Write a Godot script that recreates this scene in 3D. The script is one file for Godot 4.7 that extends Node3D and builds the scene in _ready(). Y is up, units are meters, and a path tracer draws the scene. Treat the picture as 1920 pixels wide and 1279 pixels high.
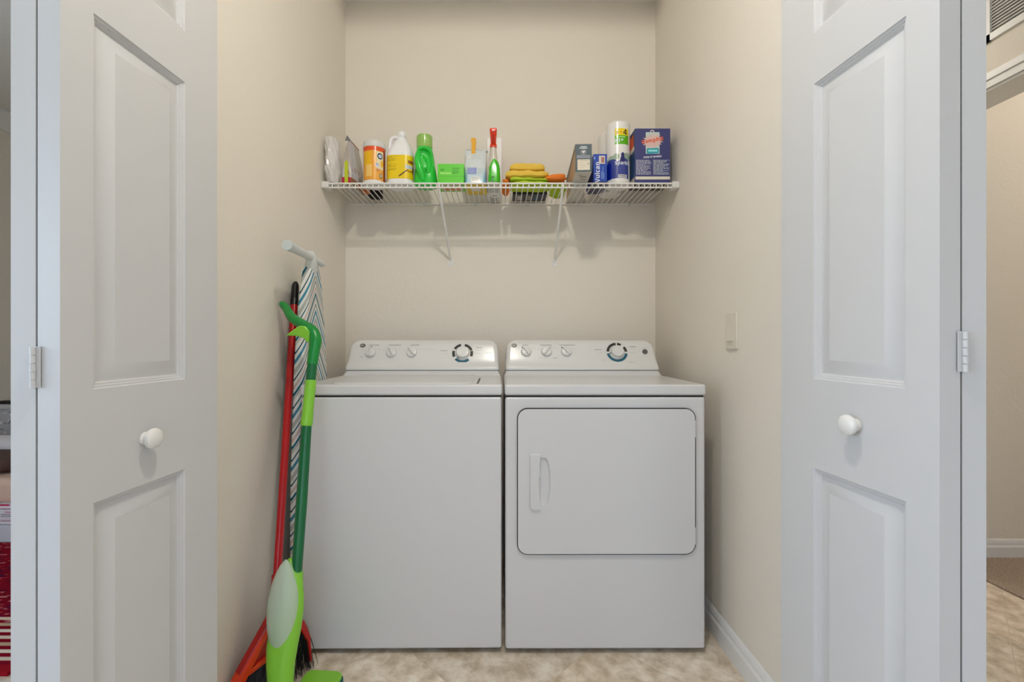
extends Node3D
# Laundry closet behind opened bifold doors. x to the right, y up, the camera looks along -z. "d" below is the distance in front of the camera (z = -d).

var taken := {}
var mats := {}
var sans: SystemFont
var bold: SystemFont


# ---------------------------------------------------------------- geometry
class Geo:
	var p := PackedVector3Array()
	var q := PackedVector2Array()

	func tri(a: Vector3, b: Vector3, c: Vector3, ua := Vector2.ZERO, ub := Vector2.ZERO, uc := Vector2.ZERO) -> void:
		p.append(a); p.append(b); p.append(c)
		q.append(ua); q.append(ub); q.append(uc)

	func quad(a: Vector3, b: Vector3, c: Vector3, d: Vector3, ua := Vector2(0, 1), ub := Vector2(1, 1), uc := Vector2(1, 0), ud := Vector2(0, 0)) -> void:
		tri(a, b, c, ua, ub, uc)
		tri(a, c, d, ua, uc, ud)

	# turns the closed solid that was added from corner "start" on so that its faces look outwards
	func orient(start := 0) -> void:
		var vol := 0.0
		var o := p[start]
		for i in range(start, p.size(), 3):
			vol += (p[i] - o).dot((p[i + 2] - o).cross(p[i + 1] - o))
		if vol < 0.0:
			for i in range(start, p.size(), 3):
				var a := p[i + 1]; p[i + 1] = p[i + 2]; p[i + 2] = a
				var b := q[i + 1]; q[i + 1] = q[i + 2]; q[i + 2] = b

	func skin(rings: Array, cap0 := true, cap1 := true) -> void:
		var start := p.size()
		var n: int = rings[0].size()
		var mid: PackedVector3Array = rings[rings.size() / 2]
		var u := PackedFloat32Array([0.0])
		for i in n:
			u.append(u[i] + mid[i].distance_to(mid[(i + 1) % n]))
		var v := 0.0
		for k in rings.size() - 1:
			var a: PackedVector3Array = rings[k]
			var b: PackedVector3Array = rings[k + 1]
			var v2 := v + a[0].distance_to(b[0])
			for i in n:
				var j := (i + 1) % n
				quad(a[i], a[j], b[j], b[i], Vector2(u[i], v), Vector2(u[i + 1], v), Vector2(u[i + 1], v2), Vector2(u[i], v2))
			v = v2
		for e in 2:
			if (e == 0 and not cap0) or (e == 1 and not cap1):
				continue
			var r: PackedVector3Array = rings[0] if e == 0 else rings[rings.size() - 1]
			var c := Vector3.ZERO
			for x in r:
				c += x / n
			for i in n:
				if e == 0:
					tri(c, r[(i + 1) % n], r[i])
				else:
					tri(c, r[i], r[(i + 1) % n])
		orient(start)

	func move(t: Transform3D, start := 0) -> void:
		for i in range(start, p.size()):
			p[i] = t * p[i]

	func mesh(angle := 38.0) -> ArrayMesh:
		var near := {}
		var fn := PackedVector3Array()
		for i in range(0, p.size(), 3):
			var nn := (p[i + 2] - p[i]).cross(p[i + 1] - p[i])
			fn.append(nn)
			for k in 3:
				var key := Vector3i((p[i + k] * 40000.0).round())
				if not near.has(key):
					near[key] = PackedInt32Array()
				near[key].append(i / 3)
		var out := PackedVector3Array()
		out.resize(p.size())
		var lim := cos(deg_to_rad(angle))
		for i in p.size():
			var own := fn[i / 3].normalized()
			var s := Vector3.ZERO
			for f in near[Vector3i((p[i] * 40000.0).round())]:
				if fn[f].normalized().dot(own) >= lim:
					s += fn[f]
			out[i] = s.normalized() if s.length_squared() > 0.0 else (own if own.length_squared() > 0.0 else Vector3.UP)
		var a := []
		a.resize(Mesh.ARRAY_MAX)
		a[Mesh.ARRAY_VERTEX] = p
		a[Mesh.ARRAY_NORMAL] = out
		a[Mesh.ARRAY_TEX_UV] = q
		var m := ArrayMesh.new()
		m.add_surface_from_arrays(Mesh.PRIMITIVE_TRIANGLES, a)
		return m


# a level ring: rectangle with round corners (or an ellipse when r reaches the half sizes)
func rr(cx: float, cz: float, hw: float, hd: float, r: float, y: float, seg := 4) -> PackedVector3Array:
	var o := PackedVector3Array()
	var rx := minf(r, hw)
	var rz := minf(r, hd)
	for c in 4:
		var sx: float = [1, -1, -1, 1][c]
		var sz: float = [1, 1, -1, -1][c]
		for k in seg + 1:
			var a := PI / 2.0 * (c + float(k) / seg)
			o.append(Vector3(cx + sx * (hw - rx) + cos(a) * rx, y, cz + sz * (hd - rz) + sin(a) * rz))
	return o


func el(cx: float, cz: float, a: float, b: float, y: float, n := 28) -> PackedVector3Array:
	var o := PackedVector3Array()
	for k in n:
		var t := TAU * k / n
		o.append(Vector3(cx + cos(t) * a, y, cz + sin(t) * b))
	return o


# box standing on its base centre (y from 0 to h), edges rounded by b
func g_box(w: float, h: float, d: float, b := 0.002, seg := 3, g: Geo = null, at := Vector3.ZERO) -> Geo:
	if g == null:
		g = Geo.new()
	var rings := []
	b = minf(b, minf(w, minf(h, d)) * 0.49)
	for k in seg + 1:
		var a := PI / 2.0 * k / seg
		var i := b * (1.0 - sin(a))
		rings.append(rr(at.x, at.z, w / 2 - i, d / 2 - i, maxf(b - i, 0.0002), at.y + b * (1.0 - cos(a)), seg))
	for k in seg + 1:
		var a := PI / 2.0 * (1.0 - float(k) / seg)
		var i := b * (1.0 - sin(a))
		rings.append(rr(at.x, at.z, w / 2 - i, d / 2 - i, maxf(b - i, 0.0002), at.y + h - b * (1.0 - cos(a)), seg))
	g.skin(rings)
	return g


# plain box by two corners
func g_slab(lo: Vector3, hi: Vector3, g: Geo = null) -> Geo:
	if g == null:
		g = Geo.new()
	var s := g.p.size()
	var c := []
	for y in [lo.y, hi.y]:
		c.append(Vector3(lo.x, y, hi.z)); c.append(Vector3(hi.x, y, hi.z)); c.append(Vector3(hi.x, y, lo.z)); c.append(Vector3(lo.x, y, lo.z))
	for f in [[0, 1, 5, 4], [1, 2, 6, 5], [2, 3, 7, 6], [3, 0, 4, 7], [4, 5, 6, 7], [3, 2, 1, 0]]:
		g.quad(c[f[0]], c[f[1]], c[f[2]], c[f[3]])
	g.orient(s)
	return g


# round profile: pairs (radius, height)
func g_lathe(prof: Array, n := 28, g: Geo = null, at := Vector3.ZERO) -> Geo:
	if g == null:
		g = Geo.new()
	var rings := []
	for e in prof:
		rings.append(el(at.x, at.z, maxf(e[0], 0.0001), maxf(e[0], 0.0001), at.y + e[1], n))
	g.skin(rings)
	return g


# tube along points; rad is one radius or one for each point
func g_tube(pts: Array, rad: Variant, n := 10, g: Geo = null) -> Geo:
	if g == null:
		g = Geo.new()
	var rings := []
	var side := Vector3.ZERO
	for i in pts.size():
		var t: Vector3 = (pts[mini(i + 1, pts.size() - 1)] - pts[maxi(i - 1, 0)]).normalized()
		if side == Vector3.ZERO:
			side = t.cross(Vector3.UP if absf(t.y) < 0.9 else Vector3.RIGHT).normalized()
		side = (side - t * side.dot(t)).normalized()
		var up := t.cross(side)
		var r: float = rad[i] if rad is Array else rad
		var ring := PackedVector3Array()
		for k in n:
			var a := TAU * k / n
			ring.append(pts[i] + (side * cos(a) + up * sin(a)) * r)
		rings.append(ring)
	g.skin(rings)
	return g


func smooth_path(pts: Array, steps := 8) -> Array:
	var o := []
	for i in pts.size() - 1:
		var a: Vector3 = pts[maxi(i - 1, 0)]
		var b: Vector3 = pts[i]
		var c: Vector3 = pts[i + 1]
		var d: Vector3 = pts[mini(i + 2, pts.size() - 1)]
		for k in steps:
			o.append(b.cubic_interpolate(c, a, d, float(k) / steps))
	o.append(pts[pts.size() - 1])
	return o


# flat outline in x, y given thickness along z (from z0 to z1), edges bevelled by b
func g_plate(poly: PackedVector2Array, z0: float, z1: float, b := 0.0, g: Geo = null) -> Geo:
	if g == null:
		g = Geo.new()
	var s := g.p.size()
	var inner := poly
	if b > 0.0:
		var off := Geometry2D.offset_polygon(poly, -b, Geometry2D.JOIN_MITER)
		if off.size() == 1 and off[0].size() == poly.size():
			inner = off[0]
			var best := 0
			for i in inner.size():
				if inner[i].distance_to(poly[0]) < inner[best].distance_to(poly[0]):
					best = i
			var turned := PackedVector2Array()
			for i in inner.size():
				turned.append(inner[(best + i) % inner.size()])
			inner = turned
		else:
			b = 0.0
	var n := poly.size()
	var mn := poly[0]
	var mx := poly[0]
	for x in poly:
		mn = mn.min(x); mx = mx.max(x)
	var uv := func(x: Vector2) -> Vector2: return Vector2((x.x - mn.x) / (mx.x - mn.x), (mx.y - x.y) / (mx.y - mn.y))
	var idx := Geometry2D.triangulate_polygon(inner)
	var cw := Geometry2D.is_polygon_clockwise(poly)
	for i in range(0, idx.size(), 3):
		var a := inner[idx[i]]; var bb := inner[idx[i + 1]]; var c := inner[idx[i + 2]]
		if ((bb - a).cross(c - a) > 0.0):
			var k := bb; bb = c; c = k
		g.tri(Vector3(a.x, a.y, z1), Vector3(bb.x, bb.y, z1), Vector3(c.x, c.y, z1), uv.call(a), uv.call(bb), uv.call(c))
	idx = Geometry2D.triangulate_polygon(poly)
	for i in range(0, idx.size(), 3):
		var a := poly[idx[i]]; var bb := poly[idx[i + 1]]; var c := poly[idx[i + 2]]
		if ((bb - a).cross(c - a) < 0.0):
			var k := bb; bb = c; c = k
		g.tri(Vector3(a.x, a.y, z0), Vector3(bb.x, bb.y, z0), Vector3(c.x, c.y, z0), uv.call(a), uv.call(bb), uv.call(c))
	for i in n:
		var j := (i + 1) % n
		var A := Vector3(poly[i].x, poly[i].y, z0)
		var B := Vector3(poly[j].x, poly[j].y, z0)
		var C := Vector3(poly[j].x, poly[j].y, z1 - b)
		var D := Vector3(poly[i].x, poly[i].y, z1 - b)
		var w := 1.0
		if cw:
			g.quad(B, A, D, C, Vector2(w, 1), Vector2(0, 1), Vector2(0, 1), Vector2(w, 1))
		else:
			g.quad(A, B, C, D, Vector2(0, 1), Vector2(w, 1), Vector2(w, 1), Vector2(0, 1))
		if b > 0.0:
			var E := Vector3(inner[j].x, inner[j].y, z1)
			var F := Vector3(inner[i].x, inner[i].y, z1)
			if cw:
				g.quad(C, D, F, E)
			else:
				g.quad(D, C, E, F)
	# the two sides above may disagree in winding: walls follow the caps
	for i in range(s, g.p.size(), 3):
		var nn := (g.p[i + 2] - g.p[i]).cross(g.p[i + 1] - g.p[i])
		if nn.length_squared() < 1e-20:
			continue
		var want := 0.0
		if absf(nn.normalized().z) > 0.99:
			want = 1.0 if g.p[i].z > (z0 + z1) / 2 else -1.0
			if nn.z * want < 0.0:
				var k := g.p[i + 1]; g.p[i + 1] = g.p[i + 2]; g.p[i + 2] = k
				var l := g.q[i + 1]; g.q[i + 1] = g.q[i + 2]; g.q[i + 2] = l
		else:
			var m := (g.p[i] + g.p[i + 1] + g.p[i + 2]) / 3.0
			var probe := Vector2(m.x, m.y) + Vector2(nn.x, nn.y).normalized() * 0.00015
			if Geometry2D.is_point_in_polygon(probe, poly) and (b == 0.0 or nn.z <= 0.0 or Geometry2D.is_point_in_polygon(probe, inner)):
				var k := g.p[i + 1]; g.p[i + 1] = g.p[i + 2]; g.p[i + 2] = k
				var l := g.q[i + 1]; g.q[i + 1] = g.q[i + 2]; g.q[i + 2] = l
	return g


func rpoly(w: float, h: float, r: float, seg := 6) -> PackedVector2Array:
	var o := PackedVector2Array()
	for c in 4:
		var sx: float = [1, -1, -1, 1][c]
		var sy: float = [1, 1, -1, -1][c]
		for k in seg + 1:
			var a := PI / 2.0 * (c + float(k) / seg)
			o.append(Vector2(sx * (w / 2 - r) + cos(a) * r, sy * (h / 2 - r) + sin(a) * r))
	return o


# part of a cylinder shell, angle measured from +z towards +x; uv runs 0..1 left to right, top to bottom
func g_shell(r: float, a0: float, a1: float, y0: float, y1: float, th := 0.0006, n := 18, squash := 1.0) -> Geo:
	var g := Geo.new()
	for i in n:
		var t0 := a0 + (a1 - a0) * i / n
		var t1 := a0 + (a1 - a0) * (i + 1) / n
		var d0 := Vector3(sin(t0), 0, cos(t0) * squash)
		var d1 := Vector3(sin(t1), 0, cos(t1) * squash)
		var u0 := float(i) / n
		var u1 := float(i + 1) / n
		var lo := Vector3(0, y0, 0)
		var hi := Vector3(0, y1, 0)
		var R := r + th
		g.quad(lo + d0 * R, lo + d1 * R, hi + d1 * R, hi + d0 * R, Vector2(u0, 1), Vector2(u1, 1), Vector2(u1, 0), Vector2(u0, 0))
		g.quad(lo + d1 * r, lo + d0 * r, hi + d0 * r, hi + d1 * r)
		g.quad(hi + d0 * R, hi + d1 * R, hi + d1 * r, hi + d0 * r)
		g.quad(lo + d0 * r, lo + d1 * r, lo + d1 * R, lo + d0 * R)
		if i == 0:
			g.quad(lo + d0 * r, lo + d0 * R, hi + d0 * R, hi + d0 * r)
		if i == n - 1:
			g.quad(lo + d1 * R, lo + d1 * r, hi + d1 * r, hi + d1 * R)
	g.orient()
	return g


func g_text(s: String, height: float, depth := 0.0005, font: Font = null) -> Geo:
	var t := TextMesh.new()
	t.font = font if font else bold
	t.font_size = 48
	t.pixel_size = height / 36.0
	t.depth = maxf(depth, 0.0002)
	t.curve_step = 2.0
	t.text = s
	var g := Geo.new()
	for k in t.get_surface_count() if t.has_method("get_surface_count") else 1:
		var a := t.surface_get_arrays(k)
		var v: PackedVector3Array = a[Mesh.ARRAY_VERTEX]
		var ix = a[Mesh.ARRAY_INDEX]
		if ix == null or ix.size() == 0:
			for i in v.size():
				g.p.append(v[i]); g.q.append(Vector2.ZERO)
		else:
			for i in ix:
				g.p.append(v[i]); g.q.append(Vector2.ZERO)
	return g


# ---------------------------------------------------------------- scene helpers
func numbered(called: String) -> String:
	var n: int = taken.get(called, 0)
	taken[called] = n + 1
	return called if n == 0 else "%s_%03d" % [called, n]


func thing(called: String, label: String, category: String, at := Vector3.ZERO, turn := 0.0, group := "") -> Node3D:
	var o := Node3D.new()
	o.name = numbered(called)
	add_child(o)
	o.position = at
	o.rotation.y = deg_to_rad(turn)
	tag(o, label, category, group)
	return o


func tag(o: Node3D, label: String, category: String, group := "") -> void:
	o.set_meta("label", label)
	o.set_meta("category", category)
	if group:
		o.set_meta("group", group)


func part(parent: Node, called: String, m: Variant, mat: Material, at := Vector3.ZERO, rot := Vector3.ZERO, label := "") -> MeshInstance3D:
	var o := MeshInstance3D.new()
	o.name = called
	o.mesh = (m as Geo).mesh() if m is Geo else m
	o.material_override = mat
	o.position = at
	o.rotation_degrees = rot
	if label:
		o.set_meta("label", label)
	parent.add_child(o, true)
	return o


func one(called: String, label: String, category: String, m: Variant, mat: Material, at := Vector3.ZERO, turn := 0.0, group := "") -> MeshInstance3D:
	var o := part(self, numbered(called), m, mat, at, Vector3(0, turn, 0))
	tag(o, label, category, group)
	return o


func struct(called: String, label: String, m: Variant, mat: Material, category := "wall") -> Node3D:
	var o: Node3D
	if m == null:
		o = Node3D.new()
		o.name = called
		add_child(o)
	else:
		o = part(self, called, m, mat)
	o.set_meta("kind", "structure")
	tag(o, label, category)
	return o


func mat(c: Color, rough := 0.6, spec := 0.5) -> StandardMaterial3D:
	var key := "%s %.2f %.2f" % [c.to_html(), rough, spec]
	if not mats.has(key):
		var m := StandardMaterial3D.new()
		m.albedo_color = c
		m.roughness = rough
		m.metallic_specular = spec
		mats[key] = m
	return mats[key]


func noise_tex(freq: float, seed_: int, size := 512, normal := false, bump := 4.0, ramp: Gradient = null, oct := 4, kind := FastNoiseLite.TYPE_SIMPLEX_SMOOTH) -> NoiseTexture2D:
	var n := FastNoiseLite.new()
	n.noise_type = kind
	n.frequency = freq
	n.seed = seed_
	n.fractal_octaves = oct
	var t := NoiseTexture2D.new()
	t.width = size
	t.height = size
	t.seamless = true
	t.as_normal_map = normal
	t.bump_strength = bump
	if ramp:
		t.color_ramp = ramp
	t.noise = n
	return t


func grad(stops: Array) -> Gradient:
	var g := Gradient.new()
	var o := PackedFloat32Array()
	var c := PackedColorArray()
	for s in stops:
		o.append(s[0]); c.append(s[1])
	g.offsets = o
	g.colors = c
	return g


func tex_mat(im: Image, rough := 0.5, spec := 0.5) -> StandardMaterial3D:
	var m := StandardMaterial3D.new()
	m.albedo_texture = ImageTexture.create_from_image(im)
	m.roughness = rough
	m.metallic_specular = spec
	m.texture_repeat = false
	return m


func img(w: int, h: int, c: Color) -> Image:
	var im := Image.create_empty(w, h, false, Image.FORMAT_RGBA8)
	im.fill(c)
	return im


# rows of small print: broken bars
func small_print(im: Image, r: Rect2i, c: Color, step: int, th: int, rng: RandomNumberGenerator) -> void:
	var y := r.position.y
	while y + th < r.end.y:
		var x := r.position.x
		var last := r.end.x - int(rng.randf() * rng.randf() * r.size.x * 0.6)
		while x < last:
			var w := rng.randi_range(3, 12)
			im.fill_rect(Rect2i(x, y, mini(w, last - x), th), c)
			x += w + 2
		y += step


func disc(im: Image, cx: float, cy: float, rx: float, ry: float, c: Color) -> void:
	for y in range(maxi(0, int(cy - ry)), mini(im.get_height(), int(cy + ry) + 1)):
		for x in range(maxi(0, int(cx - rx)), mini(im.get_width(), int(cx + rx) + 1)):
			if pow((x - cx) / rx, 2) + pow((y - cy) / ry, 2) <= 1.0:
				im.set_pixel(x, y, c)


func rgb(r: int, g: int, b: int) -> Color:
	return Color8(r, g, b)


# ---------------------------------------------------------------- the scene
func _ready() -> void:
	sans = SystemFont.new()
	sans.font_names = PackedStringArray(["Droid Sans"])
	bold = SystemFont.new()
	bold.font_names = PackedStringArray(["Droid Sans"])
	bold.font_weight = 700
	sight_and_light()
	materials()
	shell()
	beyond()
	doors()
	machines()
	shelf()
	goods()
	tools()


func sight_and_light() -> void:
	var cam := Camera3D.new()
	cam.name = "camera"
	cam.projection = Camera3D.PROJECTION_FRUSTUM
	cam.near = 0.05
	cam.far = 60.0
	cam.size = 0.05 * 1279.0 / 853.0
	cam.frustum_offset = Vector2(0.05 * 20.0 / 853.0, 0.0)
	cam.position = Vector3(0, 1.074, 0)
	add_child(cam)
	cam.current = true

	var env := Environment.new()
	env.background_mode = Environment.BG_SKY
	var sky := Sky.new()
	var ps := ProceduralSkyMaterial.new()
	ps.sky_top_color = Color(0.55, 0.7, 0.95)
	ps.sky_horizon_color = Color(0.85, 0.9, 0.97)
	ps.ground_horizon_color = Color(0.6, 0.6, 0.55)
	ps.ground_bottom_color = Color(0.4, 0.4, 0.36)
	ps.sky_energy_multiplier = 1.6
	sky.sky_material = ps
	env.sky = sky
	env.tonemap_mode = Environment.TONE_MAPPER_LINEAR
	env.tonemap_exposure = 1.03
	env.sdfgi_enabled = true
	env.ssao_enabled = true
	env.ssil_enabled = true
	var we := WorldEnvironment.new()
	we.name = "surroundings"
	we.environment = env
	add_child(we)

	# daylight through the two windows of the room, each light as large as its opening
	window_light(Vector3(-3.72, 1.5, 0.6), Vector3(0, -90, 0), Vector2(2.6, 1.5), 6.4, Color(0.83, 0.91, 1.0))
	window_light(Vector3(0.5, 1.5, 3.22), Vector3(0, 0, 0), Vector2(2.8, 1.7), 1.3, Color(0.95, 0.98, 1.0))
	# the ceiling lamps: one in the room before the closet, two unseen ones added to brighten the passage and the carpeted room
	ceiling_lamp(Vector3(0.02, 2.8, -0.55), 1.4, 0.06, "round ceiling light of the room before the closet doors")
	ceiling_lamp(Vector3(1.55, 2.8, -2.6), 0.6, 0.08, "round unseen fill light added to brighten the passage beside the closet")
	ceiling_lamp(Vector3(3.2, 2.8, -1.1), 1.15, 0.08, "round unseen fill light added to brighten the carpeted room through the opening")


func window_light(at: Vector3, rot: Vector3, size: Vector2, energy: float, c: Color) -> void:
	var l := AreaLight3D.new()
	l.name = numbered("window_daylight")
	l.area_size = size
	l.light_energy = energy
	l.light_color = c
	l.area_range = 20.0
	l.shadow_enabled = true
	l.position = at
	l.rotation_degrees = rot
	add_child(l)


func ceiling_lamp(at: Vector3, energy: float, size: float, label: String) -> void:
	var t := thing("ceiling_light", label, "ceiling light", at)
	part(t, "base_plate", g_lathe([[0.0, -0.03], [0.135, -0.03], [0.14, -0.02], [0.14, 0.0], [0.0, 0.0]]), mat(rgb(230, 228, 222), 0.4))
	var m := StandardMaterial3D.new()
	m.albedo_color = rgb(245, 240, 228)
	m.emission_enabled = true
	m.emission = Color(1.0, 0.97, 0.925)
	m.emission_energy_multiplier = 1.5
	var pr := []
	for k in 9:
		var a := PI / 2 * k / 8
		pr.append([0.125 * sin(a), -0.03 - 0.075 * cos(a)])
	part(t, "lamp_bowl", g_lathe(pr), m)
	var l := OmniLight3D.new()
	l.name = "lamp"
	l.light_color = Color(1.0, 0.97, 0.925)
	l.light_energy = energy
	l.light_size = size
	l.omni_range = 12.0
	l.omni_attenuation = 2.0
	l.shadow_enabled = true
	l.position = Vector3(0, -0.115, 0)
	t.add_child(l)


var paint: StandardMaterial3D
var ceil_paint: StandardMaterial3D
var trim: StandardMaterial3D
var door_paint: StandardMaterial3D
var enamel: StandardMaterial3D
var plastic: StandardMaterial3D
var wire: StandardMaterial3D
var dark: StandardMaterial3D
var chrome: StandardMaterial3D


func materials() -> void:
	var relief := noise_tex(0.035, 3, 512, true, 2.2, null, 3)
	paint = StandardMaterial3D.new()
	paint.albedo_color = rgb(235, 228, 216)
	paint.roughness = 0.75
	paint.metallic_specular = 0.35
	paint.normal_enabled = true
	paint.normal_texture = relief
	paint.normal_scale = 0.35
	paint.uv1_triplanar = true
	paint.uv1_world_triplanar = true
	paint.uv1_scale = Vector3(2.2, 2.2, 2.2)
	ceil_paint = paint.duplicate()
	ceil_paint.albedo_color = rgb(236, 234, 228)
	trim = mat(rgb(233, 233, 231), 0.38)
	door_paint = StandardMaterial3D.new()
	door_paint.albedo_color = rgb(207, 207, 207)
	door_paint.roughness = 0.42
	door_paint.normal_enabled = true
	door_paint.normal_texture = noise_tex(0.02, 8, 256, true, 1.5, null, 3)
	door_paint.normal_scale = 0.12
	door_paint.uv1_triplanar = true
	door_paint.uv1_scale = Vector3(9, 1.2, 9)
	enamel = mat(rgb(217, 217, 217), 0.24)
	plastic = mat(rgb(226, 225, 222), 0.17)
	wire = mat(rgb(238, 237, 233), 0.35)
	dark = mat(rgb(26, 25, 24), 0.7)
	chrome = mat(rgb(190, 190, 188), 0.25)
	chrome.metallic = 0.9


func wall_box(x0: float, x1: float, y0: float, y1: float, d0: float, d1: float, g: Geo = null) -> Geo:
	return g_slab(Vector3(x0, y0, -d1), Vector3(x1, y1, -d0), g)


func shell() -> void:
	# closet: x -0.793..0.785, depth 1.18..2.318
	struct("wall_back", "beige back wall of the laundry closet behind the wire shelf", wall_box(-0.893, 0.885, 0, 2.8, 2.318, 2.418), paint)
	struct("wall_left", "beige left wall of the laundry closet behind broom and ironing board", wall_box(-0.893, -0.793, 0, 2.8, 1.18, 2.318), paint)
	struct("wall_right", "beige right wall of the laundry closet with the light switch", wall_box(0.785, 0.885, 0, 2.8, 1.18, 2.318), paint)
	var f := wall_box(-1.0, -0.822, 0, 2.8, 1.06, 1.18)
	wall_box(0.814, 0.99, 0, 2.8, 1.06, 1.18, f)
	wall_box(-0.822, 0.814, 2.71, 2.8, 1.06, 1.18, f)
	struct("wall_front", "beige front wall of the closet around the bifold doorway", f, paint)
	struct("trim_1", "white head track of the bifold doors under the lintel", wall_box(-0.822, 0.814, 2.68, 2.71, 1.09, 1.15), trim, "trim")
	# the room before it
	var L := wall_box(-3.89, -3.79, 0, 0.75, -3.3, 5.2)
	wall_box(-3.89, -3.79, 2.25, 2.8, -3.3, 5.2, L)
	wall_box(-3.89, -3.79, 0.75, 2.25, 0.7, 5.2, L)
	wall_box(-3.89, -3.79, 0.75, 2.25, -3.3, -1.9, L)
	struct("wall_room_left", "beige far wall of the room on the left with crown moulding", L, paint)
	var B := wall_box(-3.89, 2.3, 0, 0.65, -3.4, -3.3)
	wall_box(-3.89, 2.3, 2.35, 2.8, -3.4, -3.3, B)
	wall_box(-3.89, -0.9, 0.65, 2.35, -3.4, -3.3, B)
	wall_box(1.9, 2.3, 0.65, 2.35, -3.4, -3.3, B)
	struct("wall_room_behind", "beige wall of the room opposite the closet with a window", B, paint)
	struct("wall_room_far", "beige end wall of the room behind the daybed", wall_box(-3.89, 2.3, 0, 2.8, 5.2, 5.3), paint)
	var R := wall_box(2.1, 2.24, 0, 2.8, -3.3, 0.95)
	wall_box(2.1, 2.24, 0, 2.8, 2.12, 5.2, R)
	wall_box(2.1, 2.24, 2.157, 2.8, 0.95, 2.12, R)
	struct("wall_hall_right", "beige passage wall with a cased opening below the air grille", R, paint)
	struct("wall_nook", "beige wall seen through the cased opening on the right", wall_box(2.24, 4.3, 0, 2.8, 2.254, 2.354), paint)
	struct("wall_nook_side", "beige side wall of the carpeted room through the opening", wall_box(4.2, 4.3, 0, 2.8, -3.3, 2.254), paint)
	struct("wall_nook_behind", "beige rear wall of the carpeted room through the opening", wall_box(2.24, 4.3, 0, 2.8, -3.4, -3.3), paint)
	struct("ceiling", "white ceiling over closet, room and passage", wall_box(-3.89, 4.3, 2.8, 2.9, -3.4, 5.3), ceil_paint, "ceiling")

	# windows, out of the picture: frame and pane
	for w in [[Vector3(-3.84, 1.5, 0.6), 90.0, 2.6, 1.5, "window_1", "white framed window in the far left wall of the room"], [Vector3(0.5, 1.5, 3.35), 0.0, 2.8, 1.7, "window_2", "white framed window in the wall opposite the closet"]]:
		var o := struct(w[4], w[5], null, null, "window")
		o.position = w[0]
		o.rotation_degrees.y = w[1]
		var W: float = w[2]
		var H: float = w[3]
		var fr := Geo.new()
		for s in [-1.0, 1.0]:
			g_slab(Vector3(s * W / 2 - 0.03, -H / 2, -0.04), Vector3(s * W / 2 + 0.03, H / 2, 0.04), fr)
			g_slab(Vector3(-W / 2, s * H / 2 - 0.03, -0.04), Vector3(W / 2, s * H / 2 + 0.03, 0.04), fr)
		g_slab(Vector3(-0.02, -H / 2, -0.03), Vector3(0.02, H / 2, 0.03), fr)
		part(o, "window_frame", fr, trim)
		var gl := StandardMaterial3D.new()
		gl.albedo_color = Color(0.95, 0.98, 1.0, 0.06)
		gl.transparency = BaseMaterial3D.TRANSPARENCY_ALPHA
		gl.roughness = 0.02
		for s in [-1.0, 1.0]:
			var a: float = minf(s * W / 2, 0) + 0.025
			part(o, "pane", g_slab(Vector3(a, -H / 2 + 0.03, -0.003), Vector3(a + W / 2 - 0.05, H / 2 - 0.03, 0.003)), gl)

	# floor: grout bed and diagonal tiles
	var bed := wall_box(-3.89, 2.17, -0.1, -0.0007, -3.4, 5.3)
	var fl := struct("floor", "beige ceramic tile floor laid diagonally", bed, mat(rgb(218, 206, 186), 0.9), "floor")
	var ramp := grad([[0.2, rgb(196, 179, 154)], [0.42, rgb(217, 202, 180)], [0.58, rgb(229, 215, 195)], [0.8, rgb(244, 234, 218)]])
	var mott := noise_tex(0.011, 21, 1024, false, 1, ramp, 6)
	mott.noise.fractal_gain = 0.62
	var fine := noise_tex(0.05, 5, 512, true, 1.0, null, 3)
	var tm := []
	for k in 4:
		var m := StandardMaterial3D.new()
		m.albedo_texture = mott
		m.albedo_color = [rgb(255, 255, 255), rgb(248, 246, 242), rgb(255, 252, 250), rgb(244, 244, 244)][k]
		m.roughness = 0.45
		m.normal_enabled = true
		m.normal_texture = fine
		m.normal_scale = 0.12
		m.uv1_triplanar = true
		m.uv1_world_triplanar = true
		m.uv1_scale = Vector3(0.9, 0.9, 0.9)
		m.uv1_offset = Vector3(0.27 * k, 0.13 * k, 0.41 * k)
		tm.append(m)
	var pitch := 0.5204
	var tile := g_box(pitch - 0.0026, 0.012, pitch - 0.0026, 0.0008, 2).mesh()
	var rng := RandomNumberGenerator.new()
	rng.seed = 11
	var half := pitch * sqrt(2.0)
	# joints run along x - d = 0.194 + k * 0.736 and x + d = 1.2585 + k * 0.736
	for i in range(-9, 10):
		for j in range(-9, 10):
			var A := 0.194 + (i + 0.5) * half
			var B2 := 1.2585 + (j + 0.5) * half
			var x := (A + B2) / 2
			var d := (B2 - A) / 2
			if x < -3.2 or x > 2.3 or d < -0.2 or d > 3.3 or (absf(x) < 0.4 and d > 2.1):
				continue
			var t := part(fl, "tile", tile, tm[rng.randi() % 4], Vector3(x, -0.012, -d), Vector3(0, 45 + 90 * (rng.randi() % 4), 0))
			t.position.y = -0.0115

	# baseboards
	struct("baseboard_right", "white moulded baseboard along the right closet wall", baseboard(1.18, 2.315, true), trim, "baseboard").position = Vector3(0.785, 0, 0)
	var bn := struct("baseboard_nook", "white moulded baseboard of the wall through the opening", baseboard(-1.96, 0, true), trim, "baseboard")
	bn.position = Vector3(2.24, 0, -2.254)
	bn.rotation_degrees.y = 90


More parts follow.
